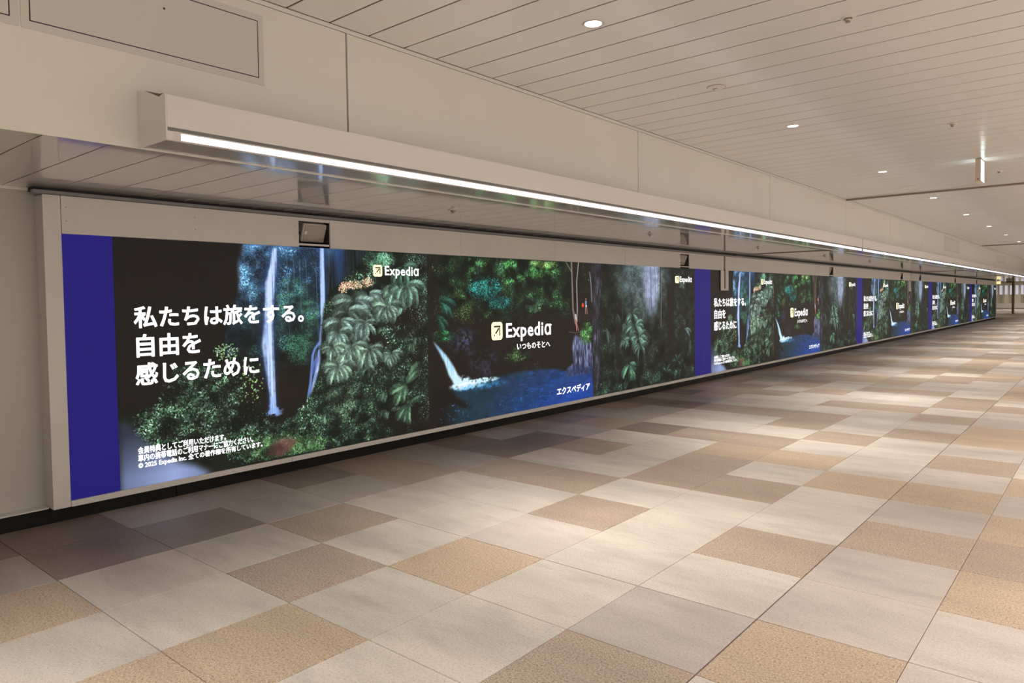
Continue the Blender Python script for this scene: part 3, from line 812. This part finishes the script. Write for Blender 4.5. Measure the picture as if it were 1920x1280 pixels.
# far windows, the white band below them and upright fins
for i in range(14):
    x = -4.6 + i * 0.42
    b = MB(); b.box(x, ROOM_Y1 - 0.06, 1.35, x + 0.20, ROOM_Y1 - 0.02, 2.2)
    win = b.build('window_%d' % (i + 1), M['far_window']); struct(win, 'narrow lit window strip in the far end wall')
    f = MB(); f.box(x - 0.06, ROOM_Y1 - 0.10, 0.5, x - 0.01, ROOM_Y1, 2.6)
    f.build('window_frame', M['far_wall'], win)
    if i % 2:
        f = MB(); f.box(x, ROOM_Y1 - 0.05, 0.55, x + 0.26, ROOM_Y1 - 0.02, 1.33)
        f.build('lower_pane', M['far_glass'], win)
b = MB(); b.box(-8, ROOM_Y1 - 0.08, 0.05, 3.0, ROOM_Y1, 0.5)
struct(b.build('trim_7', M['far_base']), 'white band along the foot of the far end wall')
pc = MB(); pc.lathe([(0.085, 0), (0.085, 0.03), (0.075, 0.035), (0.075, 3.08), (0.085, 3.085), (0.085, 3.117)], 20, cx=-0.38, cy=58.4)
tag(pc.build('column', M['pole'], smooth=True), 'slim brown column beyond the far end of the display', 'column')
# coloured posters on the far wall
for (x, z0, z1, m, lab, col) in ((-1.15, 1.55, 2.5, 'poster_red', 'reddish poster on the far end wall by the frame edge', 'red'),
                            (-1.15, 0.95, 1.2, 'poster_dark', 'dark strip panel under the reddish far poster', 'dark'),
                            (-1.15, 0.55, 0.9, 'poster_green', 'yellow-green panel lowest on the far end wall', 'green')):
    p = empty('poster', (x, ROOM_Y1 - 0.12, z0)); tag(p, lab, 'poster')
    b = MB(); b.box(-0.3, 0.01, 0, 0.5, 0.04, z1 - z0); b.build('backing', M['poster_dark'], p)
    b = MB(); b.box(-0.28, 0, 0.02, 0.48, 0.012, z1 - z0 - 0.02); b.build('sheet', M[m], p)

# ================================================================ DISPLAY WALL
def display_image():
    px = paint_display()
    h, w = px.shape[:2]
    im = bpy.data.images.new('jungle_picture', w, h)
    buf = np.ones((h, w, 4), np.float32)
    buf[..., :3] = px[::-1]
    im.pixels.foreach_set(buf.ravel())
    im.update(); im.pack()
    return im
def screen_material():
    m = bpy.data.materials.new('lit_display_picture')
    m.use_nodes = True
    nt = m.node_tree; p = nt.nodes['Principled BSDF']
    p.inputs['Base Color'].default_value = (0.010, 0.0095, 0.009, 1)
    p.inputs['Roughness'].default_value = 0.5
    p.inputs['Specular IOR Level'].default_value = 0.15
    tx = nt.nodes.new('ShaderNodeTexImage'); tx.image = display_image(); tx.extension = 'EXTEND'
    nt.links.new(tx.outputs['Color'], p.inputs['Emission Color'])
    p.inputs['Emission Strength'].default_value = SCREEN_GAIN
    return m
M['screen'] = screen_material()
PERIOD, CUT = 9.46, 0.29

def lettering(name, body, u0, u1, z0, z1, parent, y_org, m, bold=0.0, cache={}):
    # flat lit letters fitted to a rectangle on the display face (u along it, z up);
    # bold is the extra stroke half-width in metres, made of overlapping shifted copies of the outline
    key = (body, u0, z0)
    if key not in cache:
        cu = bpy.data.curves.new(name, 'FONT')
        cu.body = body; cu.offset = 0.012; cu.resolution_u = 2
        if body.isascii() or 'ɑ' in body: cu.space_character = 1.08
        tmp = bpy.data.objects.new('tmp', cu); COL.objects.link(tmp)
        dg = bpy.context.evaluated_depsgraph_get()
        src = bpy.data.meshes.new_from_object(tmp.evaluated_get(dg))
        bpy.data.objects.remove(tmp, do_unlink=True)
        n = len(src.vertices)
        co = np.empty(n * 3, np.float32); src.vertices.foreach_get('co', co); co = co.reshape(-1, 3)
        mn, mx = co.min(0), co.max(0)
        s = (co - mn) / np.maximum(mx - mn, 1e-6)
        faces = [tuple(p.vertices) for p in src.polygons]
        V, F = [], []
        shifts = [(0.0, 0.0)] + ([(bold * math.cos(k * math.pi / 3), bold * math.sin(k * math.pi / 3)) for k in range(6)] if bold else [])
        for i, (dy, dz) in enumerate(shifts):
            o = len(V)
            for q in s:
                V.append((-0.00005 * i, u0 + bold + q[0] * (u1 - u0 - 2 * bold) + dy, z0 + bold + q[1] * (z1 - z0 - 2 * bold) + dz))
            F += [tuple(o + v for v in f) for f in faces]
        me = bpy.data.meshes.new(name)
        me.from_pydata(V, [], F); me.materials.append(m); me.update()
        bpy.data.meshes.remove(src)
        cache[key] = me
    return link(name, cache[key], parent, (0.0026, y_org, 0))

def logo_tile(u0, u1, z0, z1, parent, y_org, cache={}):
    key = (u0, z0)
    if key not in cache:
        b = MB(); w, h = u1 - u0, z1 - z0
        r = 0.2; pts = []
        for cx, cz, a0 in ((1 - r, 1 - r, 0), (r, 1 - r, 90), (r, r, 180), (1 - r, r, 270)):
            for k in range(6):
                a = math.radians(a0 + k * 18)
                pts.append((cx + r * math.cos(a), cz + r * math.sin(a)))
        b.poly([(0.0020, u0 + x * w, z0 + y * h) for x, y in pts], 0)
        # arrow pointing up to the right and a small square at its tail
        def q(*p): b.poly([(0.0030, u0 + x * w, z0 + y * h) for x, y in p], 1)
        q((0.22, 0.80), (0.22, 0.70), (0.70, 0.70), (0.80, 0.80))
        q((0.80, 0.80), (0.70, 0.70), (0.70, 0.22), (0.80, 0.22))
        q((0.62, 0.69), (0.70, 0.61), (0.40, 0.31), (0.32, 0.39))
        q((0.22, 0.31), (0.31, 0.31), (0.31, 0.21), (0.22, 0.21))
        cache[key] = b.mesh('logo_tile', [M['logo_yellow'], M['logo_dark']])
    return link('logo_tile', cache[key], parent, (0, y_org, 0))

wall = empty('display_wall', (0, SCR_Y0, 0))
tag(wall, 'long wall of lit video panels with white surround, jungle travel advertisement repeated five times', 'video wall')
def child(mb, name, m, parent=None, bevel=0.0):
    o = mb.build(name, m, parent or wall, bevel=bevel)
    if (parent or wall) is wall: o.location = (0, -SCR_Y0, 0)
    return o
for k in range(5):
    y0 = SCR_Y0 - CUT + k * PERIOD
    ya = max(y0, SCR_Y0); yb = min(y0 + PERIOD, SCR_Y1)
    b = MB(); b.box(-0.05, ya, SCR_Z0, 0.0, yb, SCR_Z1)
    o = child(b, 'display_section', M['screen'])
    me = o.data
    uv = me.uv_layers.new(name='UVMap')
    for lp in me.loops:
        c = me.vertices[lp.vertex_index].co
        uv.data[lp.index].uv = ((c.y - y0) / PERIOD, (c.z - SCR_Z0) / (SCR_Z1 - SCR_Z0))
    org = SCR_Y0 + k * PERIOD
    T = lambda nm, s, u0, u1, z0, z1, bold: lettering(nm, s, u0, u1, z0, z1, o, org, M['text'], bold)
    T('headline', '私たちは旅をする。', 0.432, 1.81, 1.262, 1.422, 0.0026)
    T('headline', '自由を', 0.444, 0.912, 1.055, 1.222, 0.0026)
    T('headline', '感じるために', 0.432, 1.383, 0.856, 1.018, 0.0026)
    T('small_print', '会員特典としてご利用いただけます。', 0.432, 1.088, 0.368, 0.422, 0.0010)
    T('small_print', '車内の携帯電話のご利用マナーにご協力ください。', 0.432, 1.316, 0.314, 0.368, 0.0010)
    T('small_print', '© 2025 Expedia Inc. 全ての著作権を所有しています。', 0.432, 1.396, 0.259, 0.313, 0.0010)
    for (i0, i1, iz0, iz1, t0, t1, z0, z1) in ((2.562, 2.668, 1.664, 1.774, 2.700, 3.125, 1.650, 1.768), (4.190, 4.376, 0.985, 1.186, 4.437, 5.275, 0.950, 1.168), (8.492, 8.625, 1.662, 1.773, 8.648, 9.06, 1.650, 1.768)):
        logo_tile(i0, i1, iz0, iz1, o, org)
        T('brand_lettering', 'Expediɑ', t0, t1, z0, z1, (z1 - z0) * 0.011)
        d = MB(); r = (z1 - z0) * 0.035
        d.poly([(0.0022, t1 + r * 1.2 + r * math.cos(a * math.pi / 4), z1 - (z1 - z0) * .22 + r * math.sin(a * math.pi / 4)) for a in range(8)])
        dd = d.build('trade_dot', M['text'], o); dd.location = (0, org, 0)
    T('tagline', 'いつものそとへ', 4.626, 5.256, 0.852, 0.930, 0.0012)
    T('katakana_name', 'エクスペディア', 5.385, 6.108, 0.238, 0.338, 0.0024)

# white surround: left stile, fascia boards, sill pieces
FZ = 2.148
b = MB(); b.box(WALL_X, SCR_Y0 - 0.105, 0.098, 0.012, SCR_Y0 - 0.002, FZ); child(b, 'stile', M['frame'], bevel=0.0025)
openings = [(0.397, 0.708), (7.27, 7.58), (14.89, 15.22), (22.23, 22.58), (25.02, 25.36), (32.05, 32.40), (38.1, 38.45)]
slots = [8.936, 23.74]
cuts = [SCR_Y0, 2.332, 3.978, 5.621]
yq = 10.6
while yq < SCR_Y1: cuts.append(yq); yq += 1.645
brk = sorted(set([c for c in cuts if not any(a - 0.25 < c < b_ + 0.25 for a, b_ in openings)] + [SCR_Y1]))
solid = []
for a, b_ in zip(brk[:-1], brk[1:]): solid.append((a, b_))
for oa, ob in openings:
    nxt = []
    for a, b_ in solid:
        if ob <= a or oa >= b_: nxt.append((a, b_)); continue
        if a < oa: nxt.append((a, oa))
        if b_ > ob: nxt.append((ob, b_))
    solid = nxt
for s in slots:
    nxt = []
    for a, b_ in solid:
        if a < s < b_: nxt += [(a, s - 0.034), (s + 0.034, b_)]
        else: nxt.append((a, b_))
    solid = nxt
for a, b_ in sorted(solid):
    b = MB(); b.box(-0.02, a + 0.0012, SCR_Z1 + 0.001, 0.012, b_ - 0.0012, FZ)
    child(b, 'fascia_board', M['frame'], bevel=0.0015)
    # pairs of fixing screws near the board ends
    if a < 9:
        s = MB()
        for yy_ in (a + 0.03, b_ - 0.03, (a + b_) / 2):
            for zz_ in (1.985, 2.075):
                s.poly([(0.0126, yy_ + 0.004 * math.cos(q * math.pi / 4), zz_ + 0.004 * math.sin(q * math.pi / 4)) for q in range(8)])
        so = child(s, 'screws', M['line_grey']); so['kind'] = 'stuff'
for oa, ob in openings:
    b = MB(); b.box(-0.02, oa, 2.122, 0.010, ob, FZ); child(b, 'opening_head', M['frame'], bevel=0.001)
    b = MB(); b.box(-0.02, oa, 1.916, 0.010, ob - 0.008, 1.932); child(b, 'opening_bar', M['frame'], bevel=0.001)
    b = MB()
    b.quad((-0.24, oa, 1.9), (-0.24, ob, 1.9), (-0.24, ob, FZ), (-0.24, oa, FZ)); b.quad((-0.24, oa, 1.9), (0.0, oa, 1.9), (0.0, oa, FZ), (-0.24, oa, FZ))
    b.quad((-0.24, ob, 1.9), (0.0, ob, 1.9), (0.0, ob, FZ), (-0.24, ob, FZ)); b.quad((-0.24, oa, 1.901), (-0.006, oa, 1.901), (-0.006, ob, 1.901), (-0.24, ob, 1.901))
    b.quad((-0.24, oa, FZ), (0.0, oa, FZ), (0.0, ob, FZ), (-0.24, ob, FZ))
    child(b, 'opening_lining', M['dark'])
for s in slots:
    b = MB(); b.box(-0.05, s - 0.034, SCR_Z1, -0.004, s + 0.034, FZ); child(b, 'fascia_slot', M['slot'])
sill = [SCR_Y0, 0.281, 4.425]
while sill[-1] + 4.144 < SCR_Y1: sill.append(sill[-1] + 4.144)
sill.append(SCR_Y1)
for a, b_ in zip(sill[:-1], sill[1:]):
    b = MB(); b.box(-0.05, a + 0.0015, 0.096, 0.010, b_ - 0.0015, SCR_Z0 - 0.004); child(b, 'sill_board', M['frame'], bevel=0.002)
b = MB(); b.box(WALL_X, SCR_Y1 + 0.002, 0.098, 0.012, SCR_Y1 + 0.1, FZ); child(b, 'stile', M['frame'], bevel=0.0025)

# the wall behind the openings must be open: loudspeakers tilted down inside them
def make_speaker():
    s = empty('loudspeaker')
    W, Hh, D = 0.236, 0.166, 0.10
    Mx = Matrix.Rotation(math.radians(21.5), 4, 'Y')
    def pt(x, y, z): return tuple(Mx @ Vector((x, y, z)))
    b = MB(); b.box(-D, -W / 2, -Hh / 2, 0, W / 2, Hh / 2, M=Mx); b.build('cabinet', M['speaker'], s, bevel=0.012)
    b = MB(); b.box(0.0, -W / 2 + 0.016, -Hh / 2 + 0.012, 0.005, W / 2 - 0.016, Hh / 2 - 0.012, M=Mx); b.build('grille', M['grille'], s, bevel=0.004)
    b = MB(); b.box(0.005, -W / 2 + 0.018, -0.012, 0.008, -W / 2 + 0.044, 0.016, M=Mx); b.build('badge', M['frame'], s)
    b = MB(); b.box(-0.10, -W / 2 - 0.006, -0.012, -0.03, -W / 2, 0.012); b.box(-0.10, W / 2, -0.012, -0.03, W / 2 + 0.006, 0.012); b.box(-0.11, -W / 2 - 0.006, -0.012, -0.10, W / 2 + 0.006, 0.012)
    b.build('bracket', M['dark'], s)
    return s
LS = ['tilted beige loudspeaker in the fascia opening nearest the camera, above the thin waterfall',
      'loudspeaker in the second fascia opening, above the misty trees before the second blue bar',
      'small loudspeaker in the third fascia opening, near the end of the second picture',
      'tiny loudspeaker in the fourth fascia opening, just before the far slotted plate',
      'tiny loudspeaker in the fifth fascia opening, just beyond the far slotted plate',
      'tiny dark loudspeaker opening above the fourth picture',
      'farthest loudspeaker speck in the fascia, above the last picture']
sp0 = make_speaker()
for i, (oa, ob) in enumerate(openings):
    s = sp0 if i == 0 else copy_tree(sp0)
    s.location = (-0.042, (oa + ob) / 2 + 0.030, 2.028)
    tag(s, LS[i], 'speaker', 'loudspeakers in the fascia openings')

# slotted plates hanging over the display face
def make_plate():
    p = empty('slotted_plate')
    b = MB()
    b.box(0, -0.16, -0.35, 0.008, -0.03, 0); b.box(0, 0.036, -0.35, 0.008, 0.16, 0); b.box(0, -0.03, -0.35, 0.008, 0.036, -0.318)
    b.build('plate', M['frame'], p, bevel=0.001)
    b = MB(); b.box(-0.004, -0.03, -0.318, 0.002, 0.036, 0); b.build('slot', M['slot'], p)
    b = MB(); b.box(-0.006, -0.022, 0, 0.012, 0.022, 0.012); b.build('hook', M['dark'], p)
    return p
pl = make_plate(); pl.location = (0.013, 8.92, 1.898)
tag(pl, 'white plate with a dark slot hanging over the second picture of the display', 'plate', 'slotted plates on the display')
p2 = copy_tree(pl); p2.location = (0.013, 23.52, 1.898)
tag(p2, 'small pale slotted plate hanging over the third picture farther along', 'plate', 'slotted plates on the display')

# ================================================================ LIGHT BAR
X0, X1 = DROP_X, 1.932
def light_segment(ya, yb, first, label):
    o = empty('light_bar', (0, ya, 0)); tag(o, label, 'light fixture', 'linear light bar on the bulkhead')
    L = yb - ya
    g = 0.012
    s = MB(); s.prism([(X0, 2.252), (X1, 2.250), (X1, 2.397), (X0, 2.462)], 0.004, L - g); s.build('housing', M['light_box'], o, bevel=0.002)
    s = MB(); s.prism([(X0, 2.196), (X1 - 0.02, 2.192), (X1 - 0.02, 2.252), (X0, 2.252)], 0.004, L - g); s.build('underside_tray', M['light_under'], o)
    s = MB(); s.box(X1 - 0.02, 0.004, 2.226, X1 - 0.002, L - g, 2.233); s.box(X1 - 0.02, 0.004, 2.189, X1, L - g, 2.195)
    s.box(X1 - 0.02, 0.004, 2.195, X1 - 0.001, 0.03, 2.226)
    s.build('lamp_frame', M['light_box'], o, bevel=0.001)
    s = MB(); s.box(X1 - 0.016, 0.004, 2.233, X1 - 0.012, L - g, 2.251); s.build('shadow_groove', M['rail'], o)
    s = MB(); s.box(X1 - 0.02, 0.068 if first else 0.04, 2.196, X1 - 0.003, L - 0.05, 2.2255); s.build('diffuser', M['diffuser'], o)
    if first:
        s = MB(); s.box(X1 - 0.02, 0.031, 2.1965, X1 - 0.004, 0.0675, 2.2255); s.build('diffuser_end', M['diff_end'], o)
        s = MB()
        prof = [(X0 + 0.001, 2.191), (X1, 2.188), (X1, 2.399), (X1 - 0.045, 2.404), (X0 + 0.15, 2.435), (X0 + 0.001, 2.470)]
        s.prism(prof, -0.004, 0.004); s.build('end_cap', M['light_box'], o, bevel=0.001)
        s = MB(); s.poly([(X0 + 0.09, -0.0046, 2.452), (X1 - 0.05, -0.0046, 2.4065), (X1 - 0.012, -0.0046, 2.4035), (X1 - 0.06, -0.0046, 2.395)])
        s.build('cap_notch', M['slot'], o)
    else:
        s = MB(); s.box(X0, -0.014, 2.192, X1 - 0.012, 0.002, 2.39); s.build('joint_plate', M['slot'], o)
    return o
light_segment(-1.545, 10.22, True, 'long white linear light bar nearest the camera, running to its first joint')
light_segment(10.235, 27.46, False, 'second length of the linear light bar, beyond its first joint')
light_segment(27.475, 44.5, False, 'third length of the linear light bar toward the far end')
light_segment(44.515, 60.0, False, 'last length of the linear light bar at the far right edge')

# blank boards on the bulkhead face
def make_board(w, h, line_m):
    o = empty('wall_board')
    b = MB(); b.box(0, 0.002, 0, 0.004, w - 0.002, h); b.build('sheet', M['board'], o, bevel=0.001)
    i, t = 0.034, 0.005
    b = MB()
    x = 0.0046
    for (y0, z0, y1, z1) in ((i, i, w - i, i + t), (i, h - i - t, w - i, h - i), (i, i, i + t, h - i), (w - i - t, i, w - i, h - i)):
        b.quad((x, y0, z0), (x, y1, z0), (x, y1, z1), (x, y0, z1))
    b.build('border', line_m, o)
    return o
for (y0, w, h, z0, lm, lab) in ((-2.026, 1.165, 0.382, 2.643, 'line', 'blank white board with thin dark outline above the near end of the light bar'),
                                (-3.2, 1.17, 0.382, 2.643, 'line', 'blank white outlined board cut off at the top left corner'),
                                (19.65, 2.45, 0.40, 2.64, 'line_grey', 'faint grey outlined board on the bulkhead far along the light bar'),
                                (30.7, 2.7, 0.32, 2.67, 'line_grey', 'farthest faint outlined board on the bulkhead, beyond the second ceiling joint')):
    o = make_board(w, h, M[lm]); o.location = (DROP_X + 0.0005, y0, z0)
    tag(o, lab, 'board', 'blank boards on the bulkhead')
    if y0 == -2.026:
        b = MB(); b.poly([(0.0048, 0.62 + 0.006 * math.cos(q * math.pi / 5), 0.262 + 0.006 * math.sin(q * math.pi / 5)) for q in range(10)]); b.build('screw', M['line'], o)

# ================================================================ CEILING FITTINGS
def make_downlight():
    o = empty('downlight')
    b = MB(); b.lathe([(0.052, -0.001), (0.060, -0.005), (0.0665, -0.004), (0.0685, 0.0005)], 36); b.build('trim_ring', M['ring'], o, smooth=True)
    b = MB(); b.lathe([(0.0515, 0.0), (0.0505, -0.0015), (0.001, -0.0018)], 36, close=True); b.build('lens', M['lens'], o)
    ld = bpy.data.lights.new('bulb', 'AREA'); ld.shape = 'DISK'; ld.size = 0.10; ld.energy = LAMP_WATTS; ld.color = LAMP_COLOR; ld.spread = math.radians(SPREAD)
    lo = bpy.data.objects.new('bulb', ld); COL.objects.link(lo); lo.parent = o; lo.location = (0, 0, -0.006)
    return o
DL = ['largest round downlight, in the ceiling above the near stretch of the light bar',
      'second downlight in the row, between the round detector and the exit sign',
      'third downlight in the row, level with the exit sign',
      'fourth downlight, just beyond the dark ceiling joint',
      'fifth downlight of the row, second beyond the dark ceiling joint',
      'sixth downlight of the row, a small bright oval right of the fifth',
      'seventh downlight of the row, just before the second ceiling joint',
      'eighth downlight, smallest one at the right edge of the photo']
d0 = make_downlight()
ydl = [0.671 + 3.534 * k for k in range(-2, 17)]
first, fill_lamps = True, {}
for xr in (2.81, 6.35, 8.7):
    for y in ydl:
        if xr > 3 and y > 46 or xr < 3 and y < -4: continue
        d = d0 if first else copy_tree(d0)
        first = False
        if xr > 3:                                    # wider beams as unseen fill; third row added to brighten the opposite wall
            lo = [c for c in d.children if c.type == 'LIGHT'][0]
            if xr not in fill_lamps:
                fill_lamps[xr] = lo.data.copy()
                fill_lamps[xr].energy = SECOND_WATTS if xr < 7 else FILL_WATTS
                fill_lamps[xr].spread = math.radians(105 if xr < 7 else 165)
            lo.data = fill_lamps[xr]
        d.location = (xr, y, CEIL_Z)
        k = round((y - 0.671) / 3.534)
        if xr < 3 and 0 <= k <= 7: tag(d, DL[k], 'downlight', 'round ceiling downlights')
        else: tag(d, 'unseen ceiling downlight placed outside the view for its light', 'downlight', 'downlights outside the view')
side_lamp = fill_lamps[6.35].copy(); side_lamp.energy = 110; side_lamp.spread = math.radians(165)
for x, y in ((-3.5, 52), (-3.5, 62), (-3.5, 70), (-1.2, 75)):
    d = copy_tree(d0); d.location = (x, y, CEIL_Z)
    [c for c in d.children if c.type == 'LIGHT'][0].data = side_lamp
    tag(d, 'round ceiling downlight hidden in the side recess', 'downlight', 'downlights in the side recess')

def make_sprinkler():
    o = empty('sprinkler')
    b = MB(); b.lathe([(0.046, 0.0), (0.044, -0.004), (0.026, -0.007), (0.022, -0.003)], 28); b.build('escutcheon', M['white_plastic'], o, smooth=True)
    b = MB(); b.lathe([(0.020, -0.002), (0.021, -0.014), (0.012, -0.022), (0.016, -0.027), (0.001, -0.029)], 20, close=True); b.build('head', M['chrome'], o, smooth=True)
    return o
SPR = [((4.02, 1.633), 'sprinkler head with dark centre near the top right of the ceiling'),
       ((4.02, 5.232), 'second ceiling sprinkler head, right of the exit sign row and above the sign'),
       ((4.02, 8.852), 'third ceiling sprinkler head, just right of and below the exit sign')]
SOF = [((0.98, 1.263), 'soffit sprinkler head nearest the camera, above the pool picture'),
       ((1.0, 4.564), 'second soffit sprinkler, above the misty forest picture'),
       ((1.0, 7.94), 'third soffit sprinkler, right of the hanging slotted plate'),
       ((1.0, 11.258), 'fourth soffit sprinkler, beyond the soffit joint'),
       ((1.0, 14.5), 'fifth soffit sprinkler, small dark dot above the start of the third picture')]
s0 = make_sprinkler(); first = True
for z, lst, g in ((CEIL_Z, SPR, 'sprinklers on the high ceiling'), (SOFF_Z, SOF, 'sprinklers on the soffit')):
    for (x, y), lab in lst:
        s = s0 if first else copy_tree(s0)
        first = False
        s.location = (x, y, z); tag(s, lab, 'sprinkler', g)
dt = empty('detector', (2.807, 2.44, CEIL_Z)); tag(dt, 'round white detector disc in the ceiling between the first two downlights', 'detector')
b = MB(); b.lathe([(0.070, 0.0), (0.068, -0.006), (0.060, -0.010), (0.001, -0.011)], 36, close=True); b.build('cover', M['white_plastic'], dt, smooth=True)
b = MB(); b.lathe([(0.071, 0.0), (0.0745, 0.0), (0.0745, -0.0015), (0.071, -0.0015)], 36); b.build('shadow_ring', M['slot'], dt)
b = MB(); b.box(-0.012, -0.004, -0.0145, 0.012, 0.004, -0.011); b.lathe([(0.012, -0.011), (0.010, -0.0165), (0.001, -0.017)], 16, cx=-0.02, close=True); b.build('sensor', M['chrome'], dt)
# slim access hatches flush in the ceiling
for (x0, y0, x1, y1, lab) in ((2.68, 9.45, 2.9, 9.62, 'tiny flush ceiling hatch just before the dark ceiling joint'), (2.50, 9.32, 2.58, 9.40, 'small dark ceiling slot left of the flush hatch')):
    h = empty('ceiling_hatch', ((x0 + x1) / 2, (y0 + y1) / 2, CEIL_Z)); tag(h, lab, 'hatch')
    w, d = (x1 - x0) / 2, (y1 - y0) / 2
    b = MB(); b.box(-w, -d, -0.0015, w, d, 0.002); b.build('cover', M['panel'], h)
    for e in (-1, 1):
        b = MB(); b.box(-w - .006, e * (d + .003) - .003, -0.0008, w + .006, e * (d + .003) + .003, 0.001); b.build('gap_line', M['slot'], h)

# exit sign hanging from the ceiling
ex = empty('exit_sign', (3.943, 7.69, CEIL_Z)); tag(ex, 'box-shaped green and white exit sign hanging from the ceiling at right', 'sign')
b = MB(); b.box(-0.030, -0.147, -0.285, 0.030, 0.147, -0.002); b.build('case', M['beige_box'], ex, bevel=0.004)
b = MB(); b.box(-0.012, -0.12, -0.004, 0.012, 0.12, 0.001); b.build('mount', M['slot'], ex)
def figure(side):
    f = MB(); x = 0.0312 * side
    def q(*p): f.poly([(x, a * side, z) for a, z in p])
    q(*[(0.014 + 0.016 * math.cos(k * math.pi / 5), -0.085 + 0.016 * math.sin(k * math.pi / 5)) for k in range(10)])
    q((-0.012, -0.105), (0.016, -0.105), (0.006, -0.165), (-0.024, -0.160))
    q((-0.012, -0.105), (-0.020, -0.115), (-0.050, -0.125), (-0.048, -0.112))
    q((0.016, -0.106), (0.036, -0.130), (0.052, -0.122), (0.050, -0.132), (0.034, -0.144), (0.010, -0.122))
    q((-0.022, -0.158), (0.006, -0.162), (0.034, -0.190), (0.022, -0.232), (0.008, -0.228), (0.016, -0.192))
    q((-0.024, -0.156), (-0.004, -0.166), (-0.030, -0.206), (-0.070, -0.214), (-0.068, -0.198), (-0.040, -0.192))
    for (a, z, w, h) in ((0.07, -0.24, 0.008, 0.18), (0.115, -0.24, 0.008, 0.18), (0.07, -0.068, 0.053, 0.008)):
        q((a, z), (a + w, z), (a + w, z + h), (a, z + h))
    return f
for side, nm in ((1, 'front'), (-1, 'rear')):
    b = MB(); b.box(0.0296 * side, -0.139, -0.272, 0.0305 * side, 0.139, -0.016); b.build('lit_panel', M['sign_white'], ex)
    figure(side).build('running_figure', M['sign_green'], ex)
b = MB(); b.box(-0.006, -0.1505, -0.262, 0.008, -0.147, -0.248); b.build('indicator', M['red'], ex)

# small lit sign at the far top corner of the display and the box beside it
ys_ = empty('hanging_sign', (0.06, 46.0, 1.98)); tag(ys_, 'small glowing yellow sign at the far top corner of the display', 'sign')
b = MB(); b.box(-0.17, -0.04, 0, 0.12, 0.04, 0.16); b.build('lit_case', M['yellow_sign'], ys_, bevel=0.02)
b = MB(); b.box(-0.04, -0.01, 0.16, -0.01, 0.01, 0.215); b.build('hanger', M['slot'], ys_)
bx = empty('wall_box', (0.42, 47.6, 2.06)); tag(bx, 'dark box under the soffit right of the yellow sign', 'box')
b = MB(); b.box(-0.14, -0.1, 0, 0.14, 0.1, 0.135); b.build('body', M['pole'], bx, bevel=0.01)
b = MB(); b.box(-0.12, -0.105, 0.02, 0.12, -0.1, 0.1); b.build('face', M['slot'], bx)
